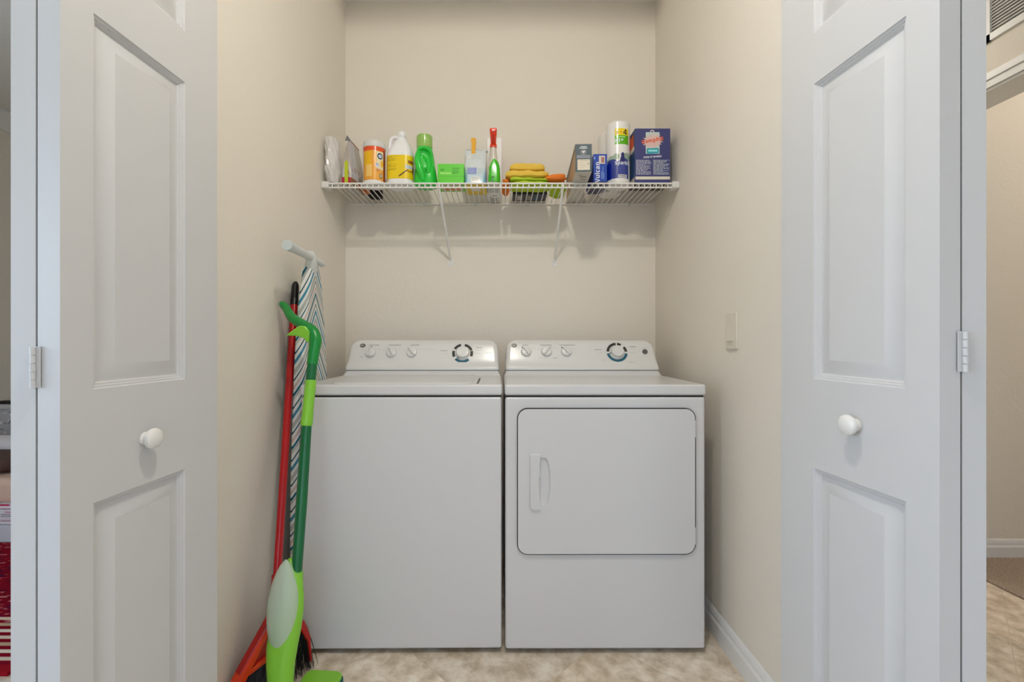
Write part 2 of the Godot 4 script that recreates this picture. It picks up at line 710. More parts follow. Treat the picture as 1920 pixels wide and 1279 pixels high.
# board running along depth, on a wall at x = 0 whose room lies towards -x
func baseboard(d0: float, d1: float, _right: bool) -> Geo:
	var g := Geo.new()
	var prof := [[0.0, 0.0], [-0.015, 0.0], [-0.015, 0.058], [-0.0125, 0.0605], [-0.0125, 0.0635], [-0.010, 0.066], [-0.0105, 0.076], [-0.007, 0.088], [-0.003, 0.0935], [0.0, 0.094]]
	var rings := []
	for d in [d0, d1]:
		var r := PackedVector3Array()
		for e in prof:
			r.append(Vector3(e[0], e[1], -d))
		rings.append(r)
	g.skin(rings)
	return g


# ---------------------------------------------------------------- what shows past the doors
func beyond() -> void:
	# crown moulding of the room on the left
	var g := Geo.new()
	var rings := []
	for d in [0.3, 5.2]:
		var r := PackedVector3Array()
		for e in [[0.0, 0.0], [0.085, 0.0], [0.085, -0.014], [0.07, -0.03], [0.055, -0.04], [0.04, -0.075], [0.02, -0.1], [0.018, -0.125], [0.0, -0.13]]:
			r.append(Vector3(-3.79 + e[0], 2.8 + e[1], -d))
		rings.append(r)
	g.skin(rings)
	struct("trim_2", "white crown moulding at the top of the far left wall", g, trim, "trim")

	# cased opening in the passage wall
	var c := Geo.new()
	for e in [[2.082, 2.157, 2.214, 0.95 - 0.057, 2.12 + 0.057], [2.09, 2.214, 2.226, 0.95 - 0.066, 2.12 + 0.066]]:
		wall_box(e[0], 2.1, e[1], e[2], e[3], e[4], c)
	wall_box(2.086, 2.1, 0, 2.157, 2.12, 2.177, c)
	wall_box(2.086, 2.1, 0, 2.157, 0.893, 0.95, c)
	wall_box(2.076, 2.1, 2.19, 2.205, 0.893, 2.177, c)
	wall_box(2.09, 2.25, 2.147, 2.1575, 0.95, 2.12, c)
	struct("trim_3", "white casing around the opening in the passage wall", c, trim, "trim")

	# return air grille above it
	var v := thing("air_grille", "white slatted return air grille high on the passage wall", "air vent", Vector3(2.1, 2.36, -1.49))
	var fr := Geo.new()
	var h := 0.36
	for e in [[0.0, 0.028, -0.5, 0.5], [h - 0.028, h, -0.5, 0.5], [0.0, h, -0.5, -0.455], [0.0, h, 0.455, 0.5]]:
		g_slab(Vector3(-0.012, e[0], e[2]), Vector3(0.0, e[1], e[3]), fr)
	part(v, "frame", fr, trim)
	part(v, "backing", g_slab(Vector3(-0.002, 0.02, -0.46), Vector3(-0.0005, h - 0.02, 0.46)), mat(rgb(150, 144, 134), 0.8))
	var sl := g_slab(Vector3(-0.013, -0.001, -0.456), Vector3(0.0, 0.001, 0.456))
	sl.move(Transform3D(Basis(Vector3(0, 0, 1), deg_to_rad(52)), Vector3.ZERO))
	var slm := sl.mesh()
	var y := 0.036
	while y < h - 0.03:
		part(v, "slat", slm, trim, Vector3(-0.0015, y, 0))
		y += 0.0135
	part(v, "screw", g_lathe([[0.0, 0.0], [0.003, 0.0], [0.003, 0.001], [0.0, 0.0016]], 10), mat(rgb(190, 188, 182), 0.4), Vector3(-0.012, 0.045, -0.478), Vector3(0, 0, 90))

	# carpet through the opening
	var cm := StandardMaterial3D.new()
	cm.albedo_texture = noise_tex(0.09, 31, 512, false, 1, grad([[0.0, rgb(150, 132, 116)], [0.5, rgb(186, 166, 148)], [1.0, rgb(212, 196, 180)]]), 4)
	cm.roughness = 1.0
	cm.metallic_specular = 0.1
	cm.normal_enabled = true
	cm.normal_texture = noise_tex(0.12, 33, 512, true, 8.0, null, 3)
	cm.uv1_triplanar = true
	cm.uv1_world_triplanar = true
	cm.uv1_scale = Vector3(2.5, 2.5, 2.5)
	var ct := struct("floor_carpet", "beige cut pile carpet beyond the tile edge", wall_box(2.165, 4.25, -0.1, 0.008, -3.3, 2.254), cm, "carpet")
	ct.set_meta("category", "carpet")

	# rug, sofa and cushions in the room on the left
	var im := img(256, 256, rgb(128, 18, 34))
	var rng := RandomNumberGenerator.new()
	rng.seed = 5
	for k in 2600:
		var cc: Color = [rgb(150, 28, 42), rgb(96, 14, 40), rgb(170, 60, 66), rgb(84, 20, 52), rgb(190, 120, 110)][rng.randi() % 5]
		im.fill_rect(Rect2i(rng.randi() % 256, rng.randi() % 190, rng.randi_range(1, 5), rng.randi_range(1, 3)), cc)
	for k in 7:
		im.fill_rect(Rect2i(0, 176 + k * 10, 256, 5), [rgb(214, 196, 170), rgb(188, 160, 128), rgb(224, 210, 188)][k % 3])
	im.fill_rect(Rect2i(0, 246, 256, 10), rgb(150, 24, 34))
	var rg := g_slab(Vector3(-0.95, 0, -0.47), Vector3(0.95, 0.012, 0.47))
	for i in rg.q.size():
		rg.q[i] = Vector2(rg.p[i].x / 1.9 + 0.5, rg.p[i].z / 0.94 + 0.5)
	one("rug", "dark red patterned rug with beige stripes along its end", "rug", rg, tex_mat(im, 1.0, 0.1), Vector3(-2.53, 0.001, -1.925), 0.0)

	var s := thing("daybed", "low white daybed with a peach mattress in the room on the left", "bed", Vector3(-3.0, 0, -2.86))
	part(s, "base", g_box(1.4, 0.1, 0.9, 0.015, 3, null, Vector3(0, 0.0, 0)), mat(rgb(196, 194, 194), 0.9))
	part(s, "mattress", g_box(1.4, 0.14, 0.88, 0.04, 4, null, Vector3(0, 0.2, 0)), mat(rgb(206, 172, 150), 0.9))
	var tim := img(128, 64, rgb(214, 208, 206))
	for k in 160:
		tim.fill_rect(Rect2i(rng.randi() % 128, rng.randi() % 64, rng.randi_range(4, 16), rng.randi_range(1, 4)), [rgb(186, 40, 80), rgb(226, 222, 220), rgb(160, 150, 154)][rng.randi() % 3])
	var skirt := g_box(1.41, 0.11, 0.91, 0.01, 2, null, Vector3(0, 0.1, 0))
	for i in skirt.q.size():
		skirt.q[i] = Vector2(skirt.p[i].x / 1.41 + 0.5, 1.0 - (skirt.p[i].y - 0.1) / 0.11)
	part(s, "throw", skirt, tex_mat(tim, 0.95, 0.1))
	var hb := thing("headboard", "white headboard with a black top rail behind the daybed", "headboard", Vector3(-3.0, 0, -3.37))
	part(hb, "panel", g_box(1.4, 0.61, 0.06, 0.01, 3), mat(rgb(210, 208, 206), 0.9))
	part(hb, "top_rail", g_box(1.42, 0.022, 0.07, 0.006, 3, null, Vector3(0, 0.611, 0)), mat(rgb(22, 20, 20), 0.4))
	one("cushion", "dark brown cushion lying at the front of the daybed", "cushion", pillow(0.5, 0.1, 0.3), mat(rgb(84, 62, 54), 0.9), Vector3(-2.95, 0.341, -2.6))
	one("cushion", "plain white cushion behind the brown one on the daybed", "cushion", pillow(0.5, 0.14, 0.18), mat(rgb(224, 216, 214), 0.9), Vector3(-3.05, 0.341, -2.86))
	var lim := img(128, 128, rgb(168, 166, 166))
	for k in 900:
		lim.fill_rect(Rect2i(rng.randi() % 128, rng.randi() % 128, rng.randi_range(1, 4), rng.randi_range(1, 3)), [rgb(210, 208, 206), rgb(120, 118, 120)][rng.randi() % 2])
	one("cushion", "grey lace patterned cushion standing against the headboard", "cushion", pillow(0.55, 0.27, 0.1), tex_mat(lim, 0.9, 0.1), Vector3(-3.2, 0.341, -3.1))


func pillow(w: float, h: float, d: float) -> Geo:
	var g := Geo.new()
	var rings := []
	for k in 11:
		var t := -1.0 + 2.0 * k / 10
		var f := sqrt(maxf(1.0 - pow(absf(t), 2.6), 0.0))
		rings.append(rr(0, 0, w / 2 * (0.82 + 0.18 * f), maxf(d / 2 * f, 0.004), minf(w, d) * 0.3 * f + 0.002, h / 2 + h / 2 * t))
	g.skin(rings)
	return g


# ---------------------------------------------------------------- bifold doors
# one leaf: x from 0 (fold) to width, y up, its show face at z = 0 and its back at z = -th
func leaf_geo(width: float, th: float, x0: float, x1: float) -> Geo:
	var g := Geo.new()
	var Ht := 2.64
	var panels := [[0.19, 0.778], [0.976, 1.631], [1.743, 2.52]]
	for side in 2:
		var zf := 0.0 if side == 0 else -th
		var sg := 1.0 if side == 0 else -1.0
		var rects := [[0.0, 0.0, x0, Ht], [x1, 0.0, width, Ht]]
		var y := 0.0
		for pn in panels:
			rects.append([x0, y, x1, pn[0]])
			y = pn[1]
		rects.append([x0, y, x1, Ht])
		for r in rects:
			face(g, [Vector3(r[0], r[1], zf), Vector3(r[2], r[1], zf), Vector3(r[2], r[3], zf), Vector3(r[0], r[3], zf)], side)
		for pn in panels:
			var loops := [[0.0, 0.0], [0.002, -0.003], [0.005, -0.0034], [0.0065, -0.006], [0.0095, -0.0066], [0.012, -0.0103], [0.017, -0.0108], [0.042, -0.0012], [0.0435, -0.0006]]
			for k in loops.size():
				var a: Array = loops[k]
				var A := rect_pts(x0, pn[0], x1, pn[1], a[0], zf + sg * a[1])
				if k == loops.size() - 1:
					face(g, A, side)
				else:
					var b: Array = loops[k + 1]
					var B := rect_pts(x0, pn[0], x1, pn[1], b[0], zf + sg * b[1])
					for i in 4:
						var j := (i + 1) % 4
						face(g, [A[i], A[j], B[j], B[i]], side)
	var c := [Vector2(0, 0), Vector2(width, 0), Vector2(width, Ht), Vector2(0, Ht)]
	for i in 4:
		var a: Vector2 = c[i]
		var b: Vector2 = c[(i + 1) % 4]
		g.quad(Vector3(b.x, b.y, 0), Vector3(a.x, a.y, 0), Vector3(a.x, a.y, -th), Vector3(b.x, b.y, -th))
	g.orient()
	return g


func rect_pts(x0: float, y0: float, x1: float, y1: float, i: float, z: float) -> Array:
	return [Vector3(x0 + i, y0 + i, z), Vector3(x1 - i, y0 + i, z), Vector3(x1 - i, y1 - i, z), Vector3(x0 + i, y1 - i, z)]


func face(g: Geo, a: Array, side: int) -> void:
	if side == 0:
		g.quad(a[0], a[1], a[2], a[3])
	else:
		g.quad(a[3], a[2], a[1], a[0])


func doors() -> void:
	for e in [
		[1, -0.712, 0.734, -0.693, 1.110, "white panelled bifold door folded open beside the broom", 0.038],
		[2, 0.714, 0.741, 0.687, 1.116, "white panelled bifold door folded open beside the light switch", 0.0362],
	]:
		var s := -1.0 if e[0] == 1 else 1.0
		var o := struct("door_%d" % e[0], e[5], null, null, "door")
		o.position = Vector3(e[1], 0.014, -e[2])
		var th: float = e[6]
		var dir := Vector3(e[3] - e[1], 0, -(e[4] - e[2])).normalized()
		# the leading leaf, its show face towards the opening
		var g := leaf_geo(0.376, th, 0.057, 0.271)
		if s > 0:
			for i in g.p.size():
				g.p[i].z = -g.p[i].z
			g.orient()
		# local x runs along the leaf away from the fold, local z towards the opening (left door) or away from it (right door)
		var bas := Basis(dir, Vector3.UP, dir.cross(Vector3.UP))
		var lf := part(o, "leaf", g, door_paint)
		lf.basis = bas
		knob(lf, Vector3(0.164 if s < 0 else 0.16, 0.868 if s < 0 else 0.894, 0.0), s)
		# the leaf on the jamb, folded against it
		var dir2 := Vector3(-dir.x, 0, dir.z)
		var g2 := leaf_geo(0.376, th, 0.105, 0.319)
		if s < 0:
			for i in g2.p.size():
				g2.p[i].z = -g2.p[i].z
			g2.orient()
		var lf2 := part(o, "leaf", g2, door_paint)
		lf2.basis = Basis(dir2, Vector3.UP, dir2.cross(Vector3.UP))
		var across := (dir.cross(Vector3.UP) * -s).normalized()
		lf2.position = Vector3(s * (2.0 * th + 0.0035), 0, 0)
		# hinge between the two leaves
		var hp := Vector3(s * (th + 0.0018), 0.985 if s < 0 else 1.01, 0.002)
		var hin := Geo.new()
		for k in 5:
			g_lathe([[0.0, 0.0], [0.0038, 0.0], [0.0038, 0.0122], [0.0, 0.0122]], 10, hin, hp + Vector3(0, k * 0.0132, 0.0022))
		for q in [-1.0, 1.0]:
			g_slab(hp + Vector3(minf(q * 0.009, 0.0), 0.0, -0.002), hp + Vector3(maxf(q * 0.009, 0.0), 0.066, -0.0004), hin)
		part(o, "hinge", hin, mat(rgb(205, 205, 204), 0.35))


func knob(lf: Node3D, at: Vector3, s: float) -> void:
	var g := g_lathe([[0.0, 0.0], [0.0125, 0.0], [0.013, 0.002], [0.0105, 0.004], [0.0098, 0.008], [0.012, 0.0105], [0.0185, 0.0135], [0.0205, 0.018], [0.0195, 0.0225], [0.015, 0.026], [0.008, 0.028], [0.0, 0.0286]], 26)
	part(lf, "knob", g, mat(rgb(232, 230, 225), 0.28), at, Vector3(90.0 if s < 0 else -90.0, 0, 0), "round white door knob")


# ---------------------------------------------------------------- washer and dryer
func machines() -> void:
	var w := machine("washing_machine", "white top-loading washing machine with three small knobs beside the broom", "washing machine", Vector3(-0.345, 0, -1.882), 0.55)
	# lid of the washer, set in the top
	var lid := g_plate(rpoly(0.5, 0.4, 0.05), 0.0, 0.006, 0.002)
	part(w, "lid", lid, enamel, Vector3(-0.01, 0.9225, 0.1), Vector3(-90, 0, 0))
	part(w, "lid_gap_shade", g_box(0.007, 0.003, 0.2, 0.0012), mat(rgb(96, 95, 92), 0.5), Vector3(0.259, 0.9245, 0.19), Vector3.ZERO, "narrow grey strip painted for the shaded gap beside the lid")  # no real part: grey strip in place of the shade in the lid gap
	controls(w, [-0.233, -0.1405, -0.0505], 0.1745, [90.0, 120.0, 128.0], 1.022, false)

	var d := machine("clothes_dryer", "white front-loading clothes dryer with a square door beside the right wall", "clothes dryer", Vector3(0.355, 0, -1.882), 0.2)
	controls(d, [-0.244, -0.154, -0.066], 0.159, [128.0, 52.0, 132.0], 1.026, true)
	# door: dark line painted for the shaded gap, panel with the finger scoop, grip, hinges
	var dx := 0.357 - 0.355
	var dy := 0.5958
	part(d, "door_gap_shade", g_plate(rpoly(0.6075, 0.498, 0.0355, 8), 0.0, 0.0012), dark, Vector3(dx, dy, 0.3242), Vector3.ZERO, "dark line painted for the shaded gap around the door")
	var seal := CSGPolygon3D.new()  # dark ring standing in for the shade inside the door gap
	seal.name = "door_gap_ring"
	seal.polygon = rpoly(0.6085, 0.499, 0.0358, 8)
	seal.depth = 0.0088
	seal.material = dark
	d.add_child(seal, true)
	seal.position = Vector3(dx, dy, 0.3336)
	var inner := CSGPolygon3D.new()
	inner.name = "gap_ring_opening"
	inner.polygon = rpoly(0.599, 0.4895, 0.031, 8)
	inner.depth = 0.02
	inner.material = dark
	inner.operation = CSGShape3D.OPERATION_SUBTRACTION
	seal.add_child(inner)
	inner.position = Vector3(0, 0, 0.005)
	var door := CSGPolygon3D.new()
	door.name = "door"
	door.polygon = rpoly(0.603, 0.4935, 0.033, 8)
	door.depth = 0.013
	door.material = enamel
	d.add_child(door, true)
	door.position = Vector3(dx, dy, 0.3342)
	var scoop := Geo.new()
	var rings := []
	for e in [[0.004, 1.0], [0.0, 1.0], [-0.0035, 0.95], [-0.0065, 0.82], [-0.0077, 0.55]]:
		var r := PackedVector3Array()
		var f: float = e[1]
		for k in 25:
			var a := -PI / 2 + PI * k / 24
			r.append(Vector3(0.036 * f * pow(maxf(cos(a), 0.0), 0.45), 0.083 * (0.8 + 0.2 * f) * sin(a), e[0]))
		for k in 7:
			var t := 1.0 - 2.0 * (k + 1) / 8.0
			r.append(Vector3(-0.004 * (1.0 - t * t), 0.083 * (0.8 + 0.2 * f) * t, e[0]))
		rings.append(r)
	scoop.skin(rings)
	var cs := CSGMesh3D.new()
	cs.name = "scoop"
	cs.mesh = scoop.mesh()
	cs.material = enamel
	cs.operation = CSGShape3D.OPERATION_SUBTRACTION
	door.add_child(cs)
	cs.position = Vector3(-0.227, 0.0, 0.0)
	var grip := Geo.new()
	var rg := []
	for e in [[0.0, 0.0], [0.004, 0.0], [0.0075, 0.0015], [0.0085, 0.004]]:
		var r := PackedVector3Array()
		var i: float = e[1]
		for k in 9:
			var a := PI / 2 + PI / 2 * k / 8
			r.append(Vector3(-0.022 + 0.012 * cos(a) + i * 0.5, 0.083 + 0.012 * sin(a) - i, e[0]))
		for k in 9:
			var a := PI + PI / 2 * k / 8
			r.append(Vector3(-0.022 + 0.012 * cos(a) + i * 0.5, -0.083 + 0.012 * sin(a) + i, e[0]))
		for k in 13:
			var t := -1.0 + 2.0 * k / 12
			r.append(Vector3(0.002 - 0.005 * (1.0 - t * t), 0.095 * t * (1.0 - i * 10.0), e[0]))
		rg.append(r)
	grip.skin(rg)
	part(d, "handle", grip, enamel, Vector3(dx - 0.2275, dy, 0.3341), Vector3.ZERO, "moulded white door grip")
	for y in [0.18, -0.185]:
		var hg := Geo.new()
		for k in 3:
			g_lathe([[0.0, 0.0], [0.0035, 0.0], [0.0035, 0.0185], [0.0, 0.0185]], 10, hg, Vector3(0, k * 0.0195, 0))
		part(d, "hinge", hg, mat(rgb(200, 200, 200), 0.3), Vector3(dx + 0.3035, dy + y - 0.03, 0.331))


func machine(called: String, label: String, category: String, at: Vector3, turn: float) -> Node3D:
	var t := thing(called, label, category, at, turn)
	part(t, "cabinet", g_box(0.686, 0.8645, 0.65, 0.009, 4, null, Vector3(0, 0.018, 0)), enamel)
	part(t, "seam", g_box(0.676, 0.01, 0.64, 0.001, 2, null, Vector3(0, 0.8805, 0)), dark)
	part(t, "top", g_box(0.69, 0.0375, 0.656, 0.008, 4, null, Vector3(0, 0.8875, 0.0)), enamel)
	for sx in [-0.29, 0.29]:
		for sz in [-0.27, 0.27]:
			part(t, "foot", g_lathe([[0.0, 0.0], [0.022, 0.0], [0.02, 0.008], [0.012, 0.01], [0.012, 0.02], [0.0, 0.02]], 14), dark, Vector3(sx, 0.0, sz))
	# console: a riser that flares into the top, and the control panel leaning back on it
	var rise := Geo.new()
	var rings := []
	for e in [[0.921, 0.343, -0.075], [0.925, 0.341, -0.08], [0.929, 0.339, -0.087], [0.936, 0.336, -0.096], [0.9455, 0.334, -0.104]]:
		rings.append(rr(0, (e[2] - 0.325) / 2, e[1], (e[2] + 0.325) / 2, 0.012, e[0]))
	rise.skin(rings)
	part(t, "riser", rise, enamel)
	var pan := Geo.new()
	rings = []
	for e in [[0.947, 0.334, -0.101, 0.012], [0.9485, 0.336, -0.0985, 0.012], [0.955, 0.336, -0.098, 0.013], [0.961, 0.336, -0.1, 0.014], [0.966, 0.336, -0.105, 0.016], [0.973, 0.3355, -0.1105, 0.018], [0.985, 0.335, -0.118, 0.02], [1.0, 0.334, -0.1254, 0.02], [1.03, 0.332, -0.1402, 0.02], [1.048, 0.329, -0.149, 0.02], [1.058, 0.325, -0.154, 0.02], [1.066, 0.319, -0.1595, 0.02], [1.072, 0.312, -0.166, 0.02], [1.077, 0.302, -0.177, 0.018], [1.08, 0.288, -0.195, 0.015]]:
		rings.append(rr(0, (e[2] - 0.325) / 2, e[1], (e[2] + 0.325) / 2, e[3], e[0]))
	pan.skin(rings)
	part(t, "control_panel", pan, plastic)
	return t


func on_panel(x: float, y: float, off := 0.0) -> Vector3:
	return Vector3(x, y, -0.118 - (y - 0.985) * 0.492) + Vector3(0, 0.4415, 0.897) * off


func controls(t: Node3D, xs: Array, dial_x: float, turns: Array, y: float, dryer: bool) -> void:
	var lean := Vector3(-26.2, 0, 0)
	var grey := mat(rgb(150, 149, 146), 0.6)
	var black := mat(rgb(42, 40, 34), 0.6)
	var teal := mat(rgb(18, 92, 112), 0.6)
	var pale := mat(rgb(196, 195, 192), 0.6)
	for k in 3:
		var n := Node3D.new()
		n.name = "knob"
		t.add_child(n, true)
		n.position = on_panel(xs[k], y)
		n.rotation_degrees = lean
		var kb := g_lathe([[0.0, 0.0], [0.0235, 0.0], [0.0238, 0.002], [0.0225, 0.0075], [0.0205, 0.0105], [0.015, 0.012], [0.0, 0.0125]], 28)
		kb.move(Transform3D(Basis(Vector3.RIGHT, PI / 2), Vector3.ZERO))
		part(n, "skirt", kb, plastic)
		var bar := g_box(0.045, 0.010, 0.009, 0.003, 3)
		bar.move(Transform3D(Basis(Vector3.RIGHT, PI / 2), Vector3.ZERO))
		part(n, "grip", bar, mat(rgb(216, 215, 212), 0.3), Vector3(0, 0, 0.0095), Vector3(0, 0, turns[k]))
		part(n, "pointer", g_plate(rpoly(0.007, 0.0044, 0.002, 3), 0.0, 0.0006), black, Vector3(cos(deg_to_rad(turns[k])) * 0.0285, sin(deg_to_rad(turns[k])) * 0.0285, 0.0), Vector3(0, 0, turns[k]))
		# print over each knob
		var wd: float = ([0.025, 0.052, 0.07] if dryer else [0.044, 0.054, 0.04])[k]
		bar_print(t, xs[k] + (0.012 if not dryer else [-0.002, 0.0, 0.006][k]), 1.0555, wd, 0.0032, grey)
		bar_print(t, xs[k] + 0.034, y + 0.016, 0.014, 0.0014, pale)
		bar_print(t, xs[k] - 0.034, y + 0.012, 0.011, 0.0014, pale)
	if dryer:
		bar_print(t, xs[1] - 0.03, y - 0.027, 0.014, 0.0016, pale)
		bar_print(t, xs[1] + 0.036, y - 0.027, 0.018, 0.0018, grey)
		bar_print(t, xs[1] - 0.01, y - 0.05, 0.05, 0.002, grey)
	else:
		bar_print(t, xs[0] - 0.038, y - 0.018, 0.012, 0.0016, grey)
		bar_print(t, xs[2] + 0.07, y + 0.016, 0.06, 0.001, pale)
	# cycle dial with its printed ring
	var dn := Node3D.new()
	dn.name = "cycle_dial"
	t.add_child(dn, true)
	dn.position = on_panel(dial_x, y - 0.002)
	dn.rotation_degrees = lean
	var arcs := [[20.0, 78.0, black], [102.0, 150.0, black], [164.0, 205.0, black], [338.0, 376.0, black], [222.0, 312.0, teal]]
	if dryer:
		arcs = [[4.0, 38.0, black], [60.0, 84.0, black], [92.0, 175.0, black], [188.0, 352.0, teal]]
	for a in arcs:
		part(dn, "printed_ring", g_arc(0.0348, 0.0465, a[0], a[1]), a[2])
	for k in 14:
		var a := TAU * k / 14.0
		if k % 2 == 0 or dryer:
			part(dn, "print", g_plate(rpoly(0.007, 0.0014, 0.0006, 2), 0.0, 0.0004), pale, Vector3(cos(a) * 0.054, sin(a) * 0.05, 0.0))
	var kb2 := g_lathe([[0.0, 0.0], [0.0325, 0.0], [0.033, 0.002], [0.0315, 0.005], [0.029, 0.006], [0.027, 0.016], [0.0255, 0.019], [0.021, 0.0195], [0.0, 0.0185]], 32)
	kb2.move(Transform3D(Basis(Vector3.RIGHT, PI / 2), Vector3.ZERO))
	part(dn, "dial_knob", kb2, plastic)
	var pa := deg_to_rad(192.0 if dryer else 232.0)
	part(dn, "pointer", g_plate(rpoly(0.006, 0.006, 0.0025, 3), 0.0, 0.0008), black, Vector3(cos(pa) * 0.031, sin(pa) * 0.031, 0.0052))
	bar_print(t, dial_x - 0.083, y + 0.009, 0.03, 0.0026, grey)
	bar_print(t, dial_x - 0.074, y - 0.004, 0.018, 0.0014, pale)
	bar_print(t, dial_x + 0.073, y + 0.022, 0.028, 0.003, grey)
	bar_print(t, dial_x + 0.07, y + 0.012, 0.026, 0.0014, pale)
	bar_print(t, dial_x + 0.068, y - 0.003, 0.02, 0.0014, pale)
	if dryer:
		bar_print(t, dial_x + 0.06, y - 0.046, 0.03, 0.002, grey)
		bar_print(t, dial_x - 0.062, y - 0.036, 0.02, 0.0014, pale)
		bar_print(t, 0.283, y + 0.016, 0.024, 0.002, pale)
		var bt := g_lathe([[0.0, 0.0], [0.0118, 0.0], [0.0112, 0.004], [0.0, 0.005]], 20)
		bt.move(Transform3D(Basis(Vector3.RIGHT, PI / 2), Vector3.ZERO))
		part(t, "start_button", bt, mat(rgb(92, 90, 88), 0.4), on_panel(0.283, y), lean, "grey round push button")
	else:
		bar_print(t, dial_x + 0.118, y - 0.001, 0.034, 0.002, pale)
		bar_print(t, dial_x, y - 0.056, 0.022, 0.0022, grey)
	# maker's oval badge in the upper left corner
	var bd := PackedVector2Array()
	for k in 20:
		bd.append(Vector2(cos(TAU * k / 20) * 0.0125, sin(TAU * k / 20) * 0.0098))
	var bx := -0.272 if not dryer else -0.297
	part(t, "badge", g_plate(bd, 0.0, 0.0009), mat(rgb(92, 90, 80), 0.35), on_panel(bx, 1.0535, -0.0002), lean, "dark oval badge")
	for k in 2:
		part(t, "badge_script", g_arc(0.003, 0.0042, 30, 300), mat(rgb(205, 205, 196), 0.4), on_panel(bx - 0.0035 + 0.007 * k, 1.0535, 0.0009), lean)


func bar_print(t: Node3D, x: float, y: float, w: float, h: float, m: Material) -> void:
	# a word too small to read: a few short bars side by side
	var g := Geo.new()
	var xx := -w / 2
	var k := 0
	while xx < w / 2:
		var ww: float = minf([0.006, 0.009, 0.005][k % 3], w / 2 - xx)
		g_slab(Vector3(xx, -h / 2, -0.0003), Vector3(xx + ww, h / 2, 0.0002), g)
		xx += ww + 0.0008
		k += 1
	part(t, "print", g, m, on_panel(x, y, 0.0004), Vector3(-26.2, 0, 0))


func g_arc(r0: float, r1: float, a0: float, a1: float) -> Geo:
	var poly := PackedVector2Array()
	var n := maxi(4, int((a1 - a0) / 8.0))
	for k in n + 1:
		var a := deg_to_rad(lerpf(a0, a1, float(k) / n))
		poly.append(Vector2(cos(a), sin(a)) * r1)
	for k in n + 1:
		var a := deg_to_rad(lerpf(a1, a0, float(k) / n))
		poly.append(Vector2(cos(a), sin(a)) * r0)
	return g_plate(poly, 0.0, 0.0005)


# ---------------------------------------------------------------- wire shelf
const DECK := 1.776
const LIP := 2.013


func shelf() -> void:
	var s := thing("wire_shelf", "white ventilated wire shelf across the closet above the machines", "shelf", Vector3(0, DECK, -2.318))
	var r := 0.0026
	var zf := 0.305
	var w := g_tube([Vector3(0, 0, 0.006), Vector3(0, 0, 0.15), Vector3(0, 0, zf - 0.004), Vector3(0, -0.003, zf - 0.0005), Vector3(0, -0.021, zf)], r, 6).mesh()
	var x := -0.748
	while x < 0.745:
		part(s, "deck_wire", w, wire, Vector3(x, -r, 0))
		x += 0.0256
	var rod := g_tube([Vector3(-0.77, 0, 0), Vector3(0.765, 0, 0)], 0.0038, 8).mesh()
	for e in [[-0.0055, zf + 0.002], [-0.0235, zf + 0.002], [-0.0065, 0.008]]:
		part(s, "long_rod", rod, wire, Vector3(0, e[0], e[1]))
	for e in [[-0.793, 1.0], [0.785, -1.0]]:
		var g := g_box(0.032, 0.03, 0.05, 0.004, 3)
		part(s, "end_bracket", g, plastic, Vector3(e[0] + e[1] * 0.016, -0.028, zf - 0.012), Vector3.ZERO, "white plastic end bracket")
	for e in [[-0.276, -0.258], [0.271, 0.271]]:
		var b := Geo.new()
		g_tube([Vector3(e[0], -0.006, zf + 0.002), Vector3(e[0], -0.03, zf - 0.004), Vector3(e[1], -0.285, 0.008), Vector3(e[1], -0.297, 0.004)], 0.0058, 8, b)
		var br := part(s, "brace", b, wire)
		var ft := g_plate(rpoly(0.022, 0.036, 0.004, 3), 0.0, 0.003, 0.0008)
		part(br, "wall_foot", ft, wire, Vector3(e[1], -0.303, 0.0))
		part(br, "screw", g_plate(rpoly(0.006, 0.006, 0.0028, 3), 0.0, 0.0015), chrome, Vector3(e[1], -0.309, 0.003))
		part(br, "hook", g_box(0.012, 0.012, 0.014, 0.003), wire, Vector3(e[0], -0.012, zf - 0.004))
	for k in 6:
		part(s, "wall_clip", g_box(0.014, 0.016, 0.012, 0.003), plastic, Vector3(-0.65 + 0.26 * k, -0.014, 0.007))

	# switch on the right wall
	var sw := thing("light_switch", "cream rocker light switch on the right closet wall", "light switch", Vector3(0.785, 1.108, -1.545))
	sw.rotation_degrees.y = -90
	var cream := mat(rgb(226, 218, 204), 0.35)
	part(sw, "wall_plate", g_plate(rpoly(0.076, 0.124, 0.006, 3), 0.0, 0.0065, 0.002), cream)
	var rk := Geo.new()
	var pr := PackedVector2Array([Vector2(-0.033, 0.0), Vector2(0.033, 0.0), Vector2(0.033, 0.0035), Vector2(0.0, 0.003), Vector2(-0.033, 0.009)])
	g_plate(pr, -0.0165, 0.0165, 0.0, rk)
	rk.move(Transform3D(Basis(Vector3(0, 1, 0), Vector3(0, 0, 1), Vector3(1, 0, 0)), Vector3.ZERO))
	part(sw, "rocker", rk, cream, Vector3(0, 0, 0.0055))
	for yy in [-0.049, 0.049]:
		part(sw, "screw", g_plate(rpoly(0.006, 0.006, 0.0028, 3), 0.0, 0.0008), cream, Vector3(0, yy, 0.0062))


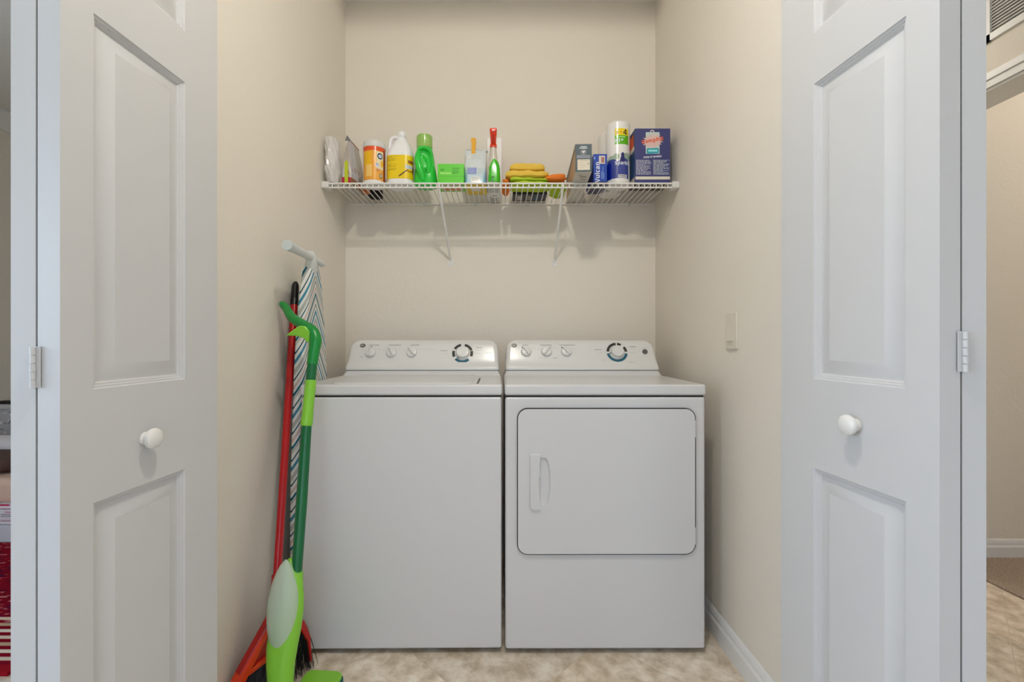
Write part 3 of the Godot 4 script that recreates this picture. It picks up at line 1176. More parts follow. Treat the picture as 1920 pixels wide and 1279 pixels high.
# ---------------------------------------------------------------- goods on the shelf
func goods() -> void:
	var y := DECK + 0.0004
	var rng := RandomNumberGenerator.new()
	rng.seed = 77

	# clear plastic bag
	var g := Geo.new()
	var rings := []
	for k in 17:
		var t := k / 16.0
		var ring := PackedVector3Array()
		var hw := 0.032 * (0.62 + 0.38 * minf(1.0, t * 4.0)) * (1.0 - 0.12 * t)
		var hd := 0.055 * (0.55 + 0.45 * minf(1.0, t * 4.0)) * (1.0 - 0.25 * t)
		for i in 30:
			var a := TAU * i / 30
			var wr := 1.0 + 0.07 * sin(a * 5.0 + t * 9.0) + 0.045 * sin(a * 11.0 - t * 17.0)
			ring.append(Vector3(cos(a) * hw * wr - 0.004 * t, t * 0.196, sin(a) * hd * wr))
		rings.append(ring)
	g.skin(rings)
	var clear := StandardMaterial3D.new()
	clear.albedo_color = Color(0.94, 0.93, 0.92, 0.66)
	clear.transparency = BaseMaterial3D.TRANSPARENCY_ALPHA
	clear.roughness = 0.16
	one("plastic_bag", "clear crinkled plastic bag standing at the left end of the shelf", "bag", g, clear, Vector3(-0.751, y, -2.035))

	# silver stand-up pouch, seen from its side
	var pc := thing("standing_pouch", "silver stand-up pouch with a lime strip and magenta foot", "pouch", Vector3(-0.687, y, -2.115), -3.0)
	part(pc, "bag", pouch_geo(0.052, 0.17, 0.215, true), pouch_side_mat(rng))
	part(pc, "seal", g_plate(PackedVector2Array([Vector2(-0.013, 0.0), Vector2(0.014, -0.004), Vector2(0.012, 0.003), Vector2(-0.003, 0.024)]), -0.001, 0.001), mat(rgb(118, 116, 122), 0.3), Vector3(0.0, 0.2, 0.068))
	part(pc, "side_label", g_box(0.016, 0.1, 0.0012, 0.0005, 2), mat(rgb(186, 200, 30), 0.5), Vector3(0.001, 0.0, 0.0885), Vector3.ZERO, "lime side strip")
	part(pc, "foot_print", g_box(0.04, 0.028, 0.001, 0.0004, 2), mat(rgb(176, 22, 66), 0.5), Vector3(0.0, 0.0, 0.0872), Vector3.ZERO, "magenta foot")

	# small bottle behind
	var sb := thing("small_bottle", "small orange bottle with a black cap behind the wipes canister", "bottle", Vector3(-0.645, y, -2.165))
	part(sb, "body", g_lathe([[0.0, 0.0], [0.019, 0.0], [0.02, 0.004], [0.02, 0.034], [0.016, 0.045], [0.008, 0.052], [0.0, 0.053]], 20), mat(rgb(206, 110, 40), 0.3))
	part(sb, "label", g_shell(0.0201, -1.4, 1.4, 0.012, 0.034), mat(rgb(224, 216, 200), 0.5))
	part(sb, "cap", g_lathe([[0.0, 0.05], [0.008, 0.05], [0.0078, 0.068], [0.0, 0.069]], 14), dark)

	# black bag at the back
	one("black_pouch", "small black zip pouch at the back of the shelf under the canister", "pouch", pillow(0.07, 0.05, 0.1), mat(rgb(20, 19, 19), 0.75), Vector3(-0.622, y, -2.245), 8.0)

	# wipes canister
	var cn := thing("wipes_canister", "white wipes canister with an orange and yellow label", "canister", Vector3(-0.578, y, -2.072))
	part(cn, "body", g_lathe([[0.0, 0.0], [0.048, 0.0], [0.051, 0.003], [0.051, 0.012], [0.0495, 0.014], [0.0495, 0.17], [0.0, 0.17]], 36), mat(rgb(236, 236, 236), 0.35))
	part(cn, "cap", g_lathe([[0.0, 0.168], [0.0515, 0.168], [0.0515, 0.172], [0.0505, 0.174], [0.0502, 0.19], [0.048, 0.1945], [0.042, 0.1955], [0.0, 0.1955]], 36), mat(rgb(216, 216, 214), 0.4))
	var im := img(256, 160, rgb(238, 168, 60))
	im.fill_rect(Rect2i(0, 0, 256, 20), rgb(232, 84, 26))
	im.fill_rect(Rect2i(0, 0, 46, 160), rgb(236, 238, 240))
	small_print(im, Rect2i(6, 16, 26, 90), rgb(120, 140, 160), 6, 2, rng)
	im.fill_rect(Rect2i(10, 118, 26, 26), rgb(44, 74, 120))
	im.fill_rect(Rect2i(64, 26, 62, 64), rgb(240, 186, 14))
	im.fill_rect(Rect2i(82, 88, 50, 56), rgb(244, 200, 110))
	im.fill_rect(Rect2i(166, 22, 60, 90), rgb(240, 226, 186))
	im.fill_rect(Rect2i(166, 108, 60, 46), rgb(240, 172, 76))
	disc(im, 194, 44, 22, 15, rgb(24, 48, 92))
	disc(im, 195, 44, 15, 9, rgb(196, 212, 232))
	disc(im, 212, 78, 14, 16, rgb(236, 190, 60))
	disc(im, 172, 88, 14, 12, rgb(220, 226, 236))
	small_print(im, Rect2i(160, 82, 26, 12), rgb(60, 80, 110), 5, 2, rng)
	small_print(im, Rect2i(160, 106, 30, 14), rgb(180, 80, 60), 5, 2, rng)
	disc(im, 200, 138, 12, 12, rgb(60, 74, 60))
	disc(im, 201, 137, 8, 8, rgb(210, 214, 200))
	im.fill_rect(Rect2i(226, 10, 30, 150), rgb(150, 70, 34))
	part(cn, "label", g_shell(0.0496, -1.5, 1.5, 0.016, 0.166, 0.0005, 28), tex_mat(im, 0.25))

	# gallon jug
	var jg := thing("cleaner_jug", "white gallon jug with a side handle and a yellow label", "jug", Vector3(-0.461, y, -2.09))
	var white := mat(rgb(240, 240, 242), 0.35)
	g = Geo.new()
	rings = []
	for e in [[0.0, 0.052, 0.046, 0.03], [0.003, 0.057, 0.05, 0.034], [0.012, 0.0595, 0.052, 0.036], [0.14, 0.0595, 0.052, 0.036], [0.155, 0.057, 0.05, 0.036], [0.175, 0.049, 0.044, 0.036], [0.2, 0.036, 0.034, 0.03], [0.218, 0.024, 0.024, 0.024], [0.228, 0.018, 0.018, 0.018], [0.238, 0.016, 0.016, 0.016]]:
		rings.append(rr(0.0 + 0.005 * clampf((e[0] - 0.15) / 0.09, 0, 1), 0, e[1], e[2], e[3], e[0], 6))
	g.skin(rings)
	part(jg, "body", g, white)
	part(jg, "cap", g_lathe([[0.0, 0.232], [0.0195, 0.232], [0.0198, 0.235], [0.0192, 0.252], [0.017, 0.2545], [0.0, 0.255]], 24), white, Vector3(0.005, 0, 0))
	part(jg, "handle", g_tube(smooth_path([Vector3(-0.008, 0.226, 0.012), Vector3(-0.03, 0.225, 0.014), Vector3(-0.043, 0.213, 0.014), Vector3(-0.048, 0.185, 0.014), Vector3(-0.05, 0.148, 0.014)], 6), 0.0085, 10), white)
	im = img(256, 208, rgb(240, 208, 10))
	small_print(im, Rect2i(16, 12, 106, 46), rgb(140, 116, 20), 8, 3, rng)
	small_print(im, Rect2i(16, 78, 100, 30), rgb(140, 116, 20), 8, 3, rng)
	small_print(im, Rect2i(16, 118, 106, 20), rgb(120, 100, 20), 8, 3, rng)
	small_print(im, Rect2i(16, 150, 50, 50), rgb(140, 116, 20), 12, 3, rng)
	im.fill_rect(Rect2i(196, 44, 56, 26), rgb(120, 40, 30))
	small_print(im, Rect2i(200, 48, 48, 20), rgb(226, 170, 60), 9, 4, rng)
	im.fill_rect(Rect2i(176, 86, 60, 34), rgb(204, 210, 218))
	for k in 60:
		im.fill_rect(Rect2i(128 + k, 184 - int(k * 0.95), 9, 5), rgb(70, 46, 34))
	for k in 66:
		im.fill_rect(Rect2i(186 + k, 128 + int(14.0 * sin(k * 0.07)), 6, 8), rgb(160, 70, 40))
	im.fill_rect(Rect2i(236, 96, 20, 60), rgb(96, 60, 44))
	part(jg, "label", g_box_label(0.0598, 0.0523, 0.036, 0.026, 0.132, 0.92), tex_mat(im, 0.3))

	# green detergent bottle
	var gb := thing("detergent_bottle", "green detergent bottle with a clear green measuring cap", "bottle", Vector3(-0.345, y, -2.085))
	var green := mat(rgb(40, 200, 62), 0.28)
	g = Geo.new()
	rings = []
	for e in [[0.0, 0.046, 0.036, 0.0], [0.003, 0.052, 0.04, 0.0], [0.012, 0.054, 0.042, 0.0], [0.05, 0.05, 0.041, -0.001], [0.09, 0.0455, 0.04, -0.003], [0.13, 0.042, 0.038, -0.005], [0.155, 0.039, 0.036, -0.006], [0.17, 0.036, 0.034, -0.007], [0.18, 0.034, 0.033, -0.007]]:
		rings.append(rr(e[3], 0, e[1], e[2], 0.036, e[0], 6))
	g.skin(rings)
	var bt := CSGMesh3D.new()
	bt.name = "body"
	bt.mesh = g.mesh()
	bt.material = green
	gb.add_child(bt)
	var hole := Geo.new()
	var hp := smooth_path([Vector3(-0.03, 0.142, 0), Vector3(-0.006, 0.149, 0), Vector3(0.013, 0.13, 0), Vector3(0.019, 0.092, 0), Vector3(0.011, 0.05, 0)], 5)
	g_tube(hp.map(func(v: Vector3) -> Vector3: return v + Vector3(0, 0, 0.034)), range(hp.size()).map(func(i: int) -> float: return 0.007 + 0.0145 * sin(PI * minf(1.0, 0.12 + float(i) / hp.size()))), 12, hole)
	var hm := CSGMesh3D.new()
	hm.name = "grip_hollow"
	hm.mesh = hole.mesh()
	hm.material = green
	hm.operation = CSGShape3D.OPERATION_SUBTRACTION
	bt.add_child(hm)
	part(gb, "handle", g_tube(smooth_path([Vector3(-0.027, 0.152, 0.028), Vector3(-0.031, 0.12, 0.038), Vector3(-0.024, 0.08, 0.042), Vector3(-0.012, 0.045, 0.04), Vector3(-0.008, 0.02, 0.034)], 6), range(25).map(func(i: int) -> float: return 0.0125 + 0.004 * sin(i * 0.13)), 12), green)
	var capm := StandardMaterial3D.new()
	capm.albedo_color = Color(0.62, 0.8, 0.4, 0.82)
	capm.transparency = BaseMaterial3D.TRANSPARENCY_ALPHA
	capm.roughness = 0.12
	part(gb, "cap", g_lathe([[0.0, 0.176], [0.0325, 0.176], [0.036, 0.182], [0.0362, 0.228], [0.0345, 0.234], [0.031, 0.2355], [0.0, 0.2355]], 30), capm, Vector3(-0.007, 0, 0), Vector3.ZERO, "clear green cap")
	part(gb, "side_label", g_box_label(0.051, 0.0415, 0.036, 0.016, 0.06, 0.25), mat(rgb(20, 150, 110), 0.3), Vector3(0.001, 0, 0), Vector3(0, 62, 0))

	# low green box
	var gx := thing("soap_box", "low bright green carton between the detergent and the blue pouch", "box", Vector3(-0.226, y, -2.088))
	part(gx, "carton", g_box(0.118, 0.09, 0.11, 0.002), mat(rgb(92, 208, 40), 0.4))
	part(gx, "seam", g_slab(Vector3(-0.0585, 0.033, 0.0548), Vector3(0.0585, 0.0345, 0.0556)), mat(rgb(66, 180, 30), 0.4))
	part(gx, "white_band", g_slab(Vector3(-0.047, 0.044, 0.0548), Vector3(0.002, 0.0505, 0.0556)), mat(rgb(170, 232, 120), 0.4))
	for e in [[-0.047, -0.03, 0.058, 0.062], [-0.047, -0.028, 0.064, 0.067], [0.006, 0.04, 0.068, 0.071], [0.006, 0.034, 0.06, 0.063], [0.006, 0.038, 0.052, 0.055], [0.006, 0.03, 0.046, 0.049]]:
		part(gx, "print", g_slab(Vector3(e[0], e[2], 0.0548), Vector3(e[1], e[3], 0.0554)), mat(rgb(44, 140, 24), 0.5))
	part(gx, "bottom_print", g_slab(Vector3(-0.05, -0.0004, -0.045), Vector3(0.05, 0.0, 0.05)), mat(rgb(196, 200, 150), 0.5))
	for k in 3:
		part(gx, "bottom_mark", g_slab(Vector3(-0.032 + 0.026 * k, -0.0007, -0.03), Vector3(-0.012 + 0.026 * k, -0.0003, 0.0)), mat(rgb(226, 120, 60), 0.5))

	# light blue pouch with a yellow clip
	var bp := thing("powder_pouch", "pale blue and silver pouch closed by a yellow clip", "pouch", Vector3(-0.118, y, -2.112))
	im = img(128, 256, rgb(176, 204, 214))
	for yy in 256:
		for xx in 128:
			var t := clampf((yy - 130) / 100.0, 0, 1)
			im.set_pixel(xx, yy, rgb(214, 222, 224).lerp(rgb(128, 186, 214), t * (0.9 if xx < 20 or xx > 108 else 0.35)))
	im.fill_rect(Rect2i(22, 140, 50, 48), rgb(134, 146, 200))
	small_print(im, Rect2i(26, 144, 42, 40), rgb(196, 202, 232), 8, 3, rng)
	small_print(im, Rect2i(80, 146, 34, 40), rgb(170, 186, 176), 7, 3, rng)
	small_print(im, Rect2i(40, 40, 60, 40), rgb(170, 182, 184), 8, 2, rng)
	im.fill_rect(Rect2i(42, 206, 50, 44), rgb(234, 234, 230))
	small_print(im, Rect2i(46, 212, 42, 30), rgb(80, 80, 80), 14, 5, rng)
	im.fill_rect(Rect2i(20, 46, 20, 14), rgb(234, 232, 220))
	var pg := pouch_geo(0.1, 0.15, 0.178, false)
	for i in pg.q.size():
		pg.q[i] = Vector2(pg.p[i].x / 0.102 + 0.5, 1.0 - pg.p[i].y / 0.178)
	part(bp, "bag", pg, tex_mat(im, 0.22))
	part(bp, "top_fold", g_box(0.098, 0.006, 0.02, 0.001, 2, null, Vector3(0, 0.176, 0.0)), mat(rgb(150, 158, 158), 0.25), Vector3.ZERO, Vector3(0, 0, -1.5))
	part(bp, "bottom_panel", g_slab(Vector3(-0.0495, -0.0003, -0.072), Vector3(0.0495, 0.0004, 0.073)), mat(rgb(222, 190, 20), 0.4), Vector3.ZERO, Vector3.ZERO, "yellow underside")
	part(bp, "bottom_sticker", g_slab(Vector3(-0.022, -0.0007, -0.02), Vector3(0.022, -0.0002, 0.03)), mat(rgb(226, 220, 200), 0.4))
	var yel := mat(rgb(236, 172, 14), 0.3)
	var cl := thing("bag_clip", "yellow plastic clip on top of the pale blue pouch", "clip", Vector3(-0.128, y + 0.176, -2.107), 0.0)
	for sd in [0.0, 1.0]:
		part(cl, "jaw", g_plate(PackedVector2Array([Vector2(-0.012, 0.044), Vector2(-0.009, 0.03), Vector2(-0.0085, 0.006), Vector2(-0.009, -0.02), Vector2(-0.003, -0.034), Vector2(0.003, -0.034), Vector2(0.009, -0.02), Vector2(0.0085, 0.006), Vector2(0.009, 0.03), Vector2(0.012, 0.044), Vector2(0.006, 0.049), Vector2(-0.006, 0.049)]), 0.0, 0.005, 0.0012), yel, Vector3(0, 0.004, 0.0135 if sd == 0.0 else -0.013), Vector3(9.0 if sd == 0.0 else -9.0, 180.0 * sd, 0))
	part(cl, "spring", g_tube([Vector3(-0.009, 0.012, 0.0), Vector3(0.009, 0.012, 0.0)], 0.0065, 10), mat(rgb(180, 128, 10), 0.4))

	# spray bottle with a red trigger
	var sp := thing("spray_bottle", "clear green spray bottle with a red trigger head", "spray bottle", Vector3(-0.036, y, -2.062))
	g = Geo.new()
	rings = []
	for e in [[0.0, 0.026, 0.019], [0.003, 0.029, 0.022], [0.05, 0.0295, 0.0225], [0.085, 0.027, 0.021], [0.105, 0.0235, 0.019], [0.125, 0.019, 0.017], [0.15, 0.0155, 0.0155], [0.172, 0.0135, 0.0135], [0.176, 0.013, 0.013]]:
		rings.append(rr(0, 0, e[1], e[2], 0.02, e[0], 6))
	g.skin(rings)
	part(sp, "bottle", g, mat(rgb(206, 200, 186), 0.3))
	var lg := Geo.new()
	rings = []
	for e in [[0.012, 0.028, 0.0245], [0.04, 0.0284, 0.0247], [0.08, 0.0265, 0.0228], [0.1, 0.0215, 0.0208], [0.112, 0.0155, 0.0196], [0.117, 0.008, 0.0187]]:
		rings.append(rr(0.0028, 0.0, e[1], e[2], 0.017, e[0], 6))
	lg.skin(rings)
	part(sp, "label", lg, mat(rgb(54, 184, 14), 0.2), Vector3.ZERO, Vector3.ZERO, "green label")
	part(sp, "label_mark", g_plate(PackedVector2Array([Vector2(-0.012, 0.0), Vector2(0.004, 0.006), Vector2(0.005, 0.009), Vector2(-0.01, 0.0045)]), 0.0, 0.0006), dark, Vector3(0.0, 0.027, 0.0246))
	part(sp, "label_mark", g_plate(PackedVector2Array([Vector2(-0.012, 0.0), Vector2(0.002, 0.0), Vector2(0.0, 0.012), Vector2(-0.009, 0.006)]), 0.0, 0.0006), mat(rgb(16, 132, 70), 0.4), Vector3(0.0, 0.014, 0.0246))
	var red := mat(rgb(230, 58, 16), 0.3)
	part(sp, "collar", g_lathe([[0.0, 0.172], [0.0155, 0.172], [0.0155, 0.186], [0.013, 0.19], [0.0, 0.19]], 20), red)
	g = Geo.new()
	rings = []
	for e in [[0.188, 0.012, 0.012, 0.0], [0.2, 0.0125, 0.016, 0.003], [0.214, 0.0125, 0.024, 0.008], [0.228, 0.0145, 0.029, 0.011], [0.24, 0.016, 0.03, 0.012], [0.2445, 0.015, 0.028, 0.012], [0.2465, 0.011, 0.024, 0.011]]:
		rings.append(rr(0, e[3], e[1], e[2], 0.006, e[0], 4))
	g.skin(rings)
	part(sp, "spray_head", g, red)
	part(sp, "trigger", g_tube(smooth_path([Vector3(0, 0.222, 0.03), Vector3(0, 0.205, 0.032), Vector3(0, 0.188, 0.024)], 5), 0.0062, 8), mat(rgb(196, 34, 12), 0.3))
	part(sp, "nozzle", g_lathe([[0.0, 0.0], [0.006, 0.0], [0.005, 0.006], [0.0, 0.006]], 14), mat(rgb(190, 26, 10), 0.3), Vector3(0, 0.232, 0.0405), Vector3(90, 0, 0))

	# white carton behind it
	var wc := thing("white_carton", "tall white carton standing behind the spray bottle", "box", Vector3(-0.033, y, -2.225))
	part(wc, "carton", g_box(0.07, 0.262, 0.13, 0.0015), mat(rgb(240, 238, 236), 0.5))
	part(wc, "side_stripe", g_slab(Vector3(0.0348, 0.002, -0.063), Vector3(0.0355, 0.258, 0.063)), mat(rgb(196, 150, 140), 0.5))
	for e in [[-0.024, 0.02, -0.05, -0.042], [-0.026, 0.012, -0.034, -0.028], [-0.02, 0.022, -0.018, -0.012], [-0.008, 0.01, 0.02, 0.032], [-0.026, -0.012, 0.0, 0.006]]:
		part(wc, "print", g_slab(Vector3(e[0], -0.0004, e[2]), Vector3(e[1], 0.0002, e[3])), mat(rgb(90, 84, 84), 0.5))

	# cloths
	var fuzz := noise_tex(0.15, 61, 256, true, 6.0, null, 3)
	var orange := cloth_mat(rgb(247, 138, 62), fuzz)
	var yellow := cloth_mat(rgb(244, 206, 92), fuzz)
	var lime := cloth_mat(rgb(188, 216, 66), fuzz)
	one("orange_cloth", "crumpled orange cleaning cloth between spray bottle and folded cloths", "cloth", crumple(0.032, 0.032, 0.2, 3), orange, Vector3(0.019, y, -2.135), 0.0)
	one("folded_cloth", "lime green folded cloth at the bottom of the stack", "cloth", folded(0.184, 0.036, 0.12, 2, 4), lime, Vector3(0.133, y, -2.1), 1.0, "folded cloths on the shelf")
	one("folded_cloth", "wide yellow folded cloth lying on the lime green one", "cloth", folded(0.196, 0.034, 0.12, 1, 9), yellow, Vector3(0.118, y + 0.036, -2.105), -1.5, "folded cloths on the shelf")
	one("folded_cloth", "smaller yellow folded cloth on top of the stack", "cloth", folded(0.158, 0.036, 0.11, 1, 14), yellow, Vector3(0.118, y + 0.07, -2.115), 2.0, "folded cloths on the shelf")
	var db := thing("battery_pack", "dark printed flat pack behind the folded cloths", "box", Vector3(0.138, y, -2.232))
	part(db, "carton", g_box(0.165, 0.03, 0.11, 0.002), mat(rgb(58, 54, 62), 0.5))
	for e in [[-0.06, -0.035, rgb(196, 190, 184)], [-0.01, 0.012, rgb(150, 146, 130)], [0.02, 0.045, rgb(60, 92, 120)], [0.055, 0.07, rgb(92, 76, 104)]]:
		part(db, "print", g_slab(Vector3(e[0], -0.0004, -0.04), Vector3(e[1], 0.0002, 0.03)), mat(e[2], 0.5))
	one("lime_cloth", "loose lime green cloth under the orange rag", "cloth", crumple(0.07, 0.022, 0.21, 8), lime, Vector3(0.268, y, -2.165), -4.0)
	one("orange_rag", "orange rag lying on the shelf edge beside the long carton", "cloth", crumple(0.088, 0.026, 0.075, 12), orange, Vector3(0.249, y + 0.019, -2.06), 0.0)

	# long dark carton reaching out over the edge
	var lc := thing("long_carton", "long dark slate carton reaching out over the shelf edge", "box", Vector3(0.352, y, -2.09), -3.0)
	part(lc, "carton", g_box(0.068, 0.115, 0.4, 0.0012), mat(rgb(196, 160, 122), 0.6))
	var slate := mat(rgb(70, 86, 92), 0.45)
	part(lc, "front_panel", g_slab(Vector3(-0.034, 0.0005, 0.1996), Vector3(0.034, 0.115, 0.2006)), slate, Vector3.ZERO, Vector3.ZERO, "slate front panel")
	part(lc, "top_panel", g_slab(Vector3(-0.0345, 0.1146, -0.2), Vector3(0.0345, 0.1156, 0.2004)), slate)
	part(lc, "side_edge", g_slab(Vector3(-0.0347, 0.09, -0.2), Vector3(-0.0338, 0.1152, 0.2004)), mat(rgb(126, 112, 92), 0.6))
	part(lc, "under_panel", g_slab(Vector3(-0.0335, -0.0005, -0.199), Vector3(0.0335, 0.0003, 0.2)), mat(rgb(206, 202, 192), 0.55))
	for e in [[-0.01, 0.018, 0.14, 0.15], [-0.004, 0.02, 0.11, 0.118], [-0.018, 0.0, 0.165, 0.17]]:
		part(lc, "under_print", g_slab(Vector3(e[0], -0.0009, e[2]), Vector3(e[1], -0.0003, e[3])), mat(rgb(120, 118, 112), 0.5))
	part(lc, "front_label", g_slab(Vector3(-0.025, 0.008, 0.2), Vector3(0.026, 0.052, 0.2012)), mat(rgb(226, 218, 198), 0.5))
	for e in [[-0.021, 0.022, 0.0455, 0.0475], [-0.018, 0.006, 0.036, 0.0372], [-0.018, 0.01, 0.026, 0.0272], [-0.014, 0.004, 0.018, 0.019], [0.016, 0.021, 0.03, 0.038]]:
		part(lc, "print", g_slab(Vector3(e[0], e[2], 0.2008), Vector3(e[1], e[3], 0.2016)), mat(rgb(170, 150, 132), 0.5))
	part(lc, "front_band", g_slab(Vector3(-0.028, 0.057, 0.2), Vector3(0.027, 0.07, 0.2012)), mat(rgb(134, 140, 150), 0.5))
	for e in [[-0.012, 0.012, 0.1035, 0.107], [-0.017, 0.016, 0.097, 0.101]]:
		part(lc, "print", g_slab(Vector3(e[0], e[2], 0.2), Vector3(e[1], e[3], 0.2012)), mat(rgb(206, 214, 216), 0.5))
	part(lc, "emblem_ring", g_arc(0.0098, 0.0112, 20, 380), mat(rgb(190, 186, 190), 0.5), Vector3(0, 0.083, 0.2006))
	part(lc, "emblem_heart", g_plate(PackedVector2Array([Vector2(0, -0.007), Vector2(0.006, 0.0), Vector2(0.0062, 0.0035), Vector2(0.0035, 0.005), Vector2(0, 0.003), Vector2(-0.0035, 0.005), Vector2(-0.0062, 0.0035), Vector2(-0.006, 0.0)]), 0.0, 0.0006), mat(rgb(236, 226, 228), 0.5), Vector3(0, 0.0835, 0.2006))

	# blue carton
	var bc := thing("blue_carton", "royal blue carton with white upright lettering", "box", Vector3(0.436, y, -2.105))
	part(bc, "carton", g_box(0.06, 0.122, 0.17, 0.0012, 3, null, Vector3(0, 0, 0.015)), mat(rgb(24, 70, 176), 0.4))
	part(bc, "under_panel", g_slab(Vector3(-0.029, -0.0004, -0.069), Vector3(0.029, 0.0003, 0.099)), mat(rgb(62, 58, 92), 0.5))
	var lett := mat(rgb(232, 236, 244), 0.5)
	var tg := g_text("Vulcan", 0.021, 0.0006)
	part(bc, "lettering", tg, lett, Vector3(-0.012, 0.042, 0.1003), Vector3(0, 0, 90))
	part(bc, "sticker", g_slab(Vector3(-0.006, 0.079, 0.1), Vector3(0.021, 0.114, 0.1008)), mat(rgb(222, 216, 208), 0.5))
	part(bc, "sticker_print", g_slab(Vector3(0.004, 0.083, 0.1006), Vector3(0.018, 0.108, 0.1014)), mat(rgb(170, 120, 112), 0.5))
	for e in [[0.005, 0.0085, 0.012, 0.045], [0.0105, 0.013, 0.012, 0.066], [0.015, 0.0175, 0.012, 0.04], [-0.029, -0.022, 0.098, 0.11]]:
		part(bc, "print", g_slab(Vector3(e[0], e[2], 0.1), Vector3(e[1], e[3], 0.1007)), mat(rgb(130, 160, 220), 0.5))

	# pack of two paper towel rolls
	var pt := thing("paper_towel_pack", "white paper towel rolls in printed blue, green and yellow wrap", "paper towels", Vector3(0.535, y, -2.092))
	var paper := mat(rgb(238, 234, 228), 0.5)
	var roll := [[0.0, 0.006], [0.018, 0.006], [0.02, 0.0], [0.046, 0.0], [0.0525, 0.004], [0.054, 0.012], [0.054, 0.276], [0.052, 0.285], [0.046, 0.29], [0.022, 0.29], [0.018, 0.282], [0.0, 0.28]]
	part(pt, "roll", g_lathe(roll, 40), paper)
	part(pt, "roll", g_lathe(roll, 40), paper, Vector3(-0.012, 0, -0.108))
	im = img(256, 300, rgb(240, 238, 234))
	# wrap print: green and yellow flash above, leaves and a blue field below
	im.fill_rect(Rect2i(88, 34, 104, 34), rgb(244, 216, 30))
	im.fill_rect(Rect2i(88, 68, 104, 44), rgb(96, 182, 30))
	small_print(im, Rect2i(98, 74, 88, 6), rgb(214, 232, 190), 8, 4, rng)
	for e in [[60, 178, 26, 14], [96, 172, 22, 16], [176, 170, 30, 18], [206, 176, 26, 12], [36, 186, 22, 10]]:
		disc(im, e[0], e[1], e[2], e[3], rgb(158, 178, 160))
	im.fill_rect(Rect2i(20, 196, 172, 84), rgb(62, 74, 150))
	disc(im, 60, 196, 40, 14, rgb(62, 74, 150))
	disc(im, 156, 196, 36, 16, rgb(62, 74, 150))
	im.fill_rect(Rect2i(0, 200, 60, 82), rgb(14, 40, 160))
	disc(im, 142, 166, 13, 14, rgb(36, 42, 110))
	disc(im, 142, 186, 18, 16, rgb(36, 42, 110))
	im.fill_rect(Rect2i(110, 262, 66, 16), rgb(232, 232, 232))
	for k in 18:
		im.fill_rect(Rect2i(116 + k * 3, 264, 1 + k % 2, 11), rgb(90, 90, 100))
	part(pt, "wrap_print", g_shell(0.0542, -1.5, 1.5, 0.01, 0.282, 0.0004, 30), tex_mat(im, 0.2))
	bend_text(pt, "2", 0.014, 0.055, -0.29, 0.232, mat(rgb(70, 52, 20), 0.4))
	bend_text(pt, "=", 0.014, 0.055, 0.02, 0.234, mat(rgb(230, 130, 30), 0.4))
	bend_text(pt, "4", 0.026, 0.055, 0.37, 0.235, mat(rgb(50, 34, 14), 0.4))
	bend_text(pt, "81*", 0.017, 0.055, -0.12, 0.196, lett)
	bend_text(pt, "Sparkle", 0.0165, 0.055, 0.24, 0.0965, lett)

	# moisture absorber carton
	var dr := thing("blue_box", "large navy blue carton at the right end of the shelf", "box", Vector3(0.673, y, -2.075))
	part(dr, "carton", g_box(0.157, 0.243, 0.105, 0.0015), mat(rgb(58, 62, 118), 0.42))
	part(dr, "side_panel", g_slab(Vector3(-0.0789, 0.001, -0.0515), Vector3(-0.0783, 0.242, 0.0515)), mat(rgb(30, 70, 120), 0.42))
	part(dr, "side_panel_flash", g_slab(Vector3(-0.0793, 0.17, -0.04), Vector3(-0.0786, 0.225, 0.03)), mat(rgb(226, 96, 40), 0.42))
	part(dr, "side_panel_flash", g_slab(Vector3(-0.0793, 0.15, -0.045), Vector3(-0.0786, 0.17, 0.04)), mat(rgb(220, 214, 206), 0.42))
	part(dr, "side_panel_foot", g_slab(Vector3(-0.0793, 0.002, -0.045), Vector3(-0.0786, 0.03, 0.045)), mat(rgb(206, 190, 180), 0.42))
	part(dr, "under_panel", g_slab(Vector3(-0.0775, -0.0004, -0.0515), Vector3(0.0775, 0.0003, 0.0515)), mat(rgb(70, 58, 58), 0.5))
	var zf := 0.0524
	part(dr, "white_band", g_slab(Vector3(-0.0765, 0.016, zf), Vector3(0.0765, 0.029, zf + 0.0007)), mat(rgb(228, 222, 204), 0.45))
	im = img(128, 100, rgb(60, 66, 122))
	small_print(im, Rect2i(0, 0, 60, 98), rgb(176, 176, 190), 6, 4, rng)
	small_print(im, Rect2i(66, 0, 62, 98), rgb(168, 178, 182), 6, 4, rng)
	part(dr, "instructions", g_plate(PackedVector2Array([Vector2(-0.074, 0.033), Vector2(0.074, 0.033), Vector2(0.074, 0.103), Vector2(-0.074, 0.103)]), zf, zf + 0.0006), tex_mat(im, 0.45))
	part(dr, "bag_picture", g_slab(Vector3(-0.031, 0.13, zf), Vector3(0.03, 0.226, zf + 0.0006)), mat(rgb(196, 208, 206), 0.45))
	part(dr, "hook_picture", g_arc(0.0055, 0.009, -20, 200), mat(rgb(226, 222, 212), 0.45), Vector3(-0.002, 0.2275, zf + 0.0002))
	var star := PackedVector2Array()
	for k in 36:
		var rr2 := 1.0 if k % 2 == 0 else 0.68
		star.append(Vector2(cos(TAU * k / 36) * 0.05 * rr2, sin(TAU * k / 36) * 0.033 * rr2))
	part(dr, "burst", g_plate(star, 0.0, 0.0007), mat(rgb(222, 190, 184), 0.45), Vector3(-0.001, 0.186, zf + 0.0003), Vector3(0, 0, 9))
	part(dr, "lettering", g_text("DampRid", 0.017, 0.0006), mat(rgb(228, 84, 26), 0.45), Vector3(-0.001, 0.19, zf + 0.0013), Vector3(0, 0, 10))
	part(dr, "teal_flash", g_plate(rpoly(0.054, 0.024, 0.006, 4), 0.0, 0.0006), mat(rgb(38, 160, 180), 0.45), Vector3(0.0, 0.143, zf + 0.0005), Vector3(0, 0, 2))
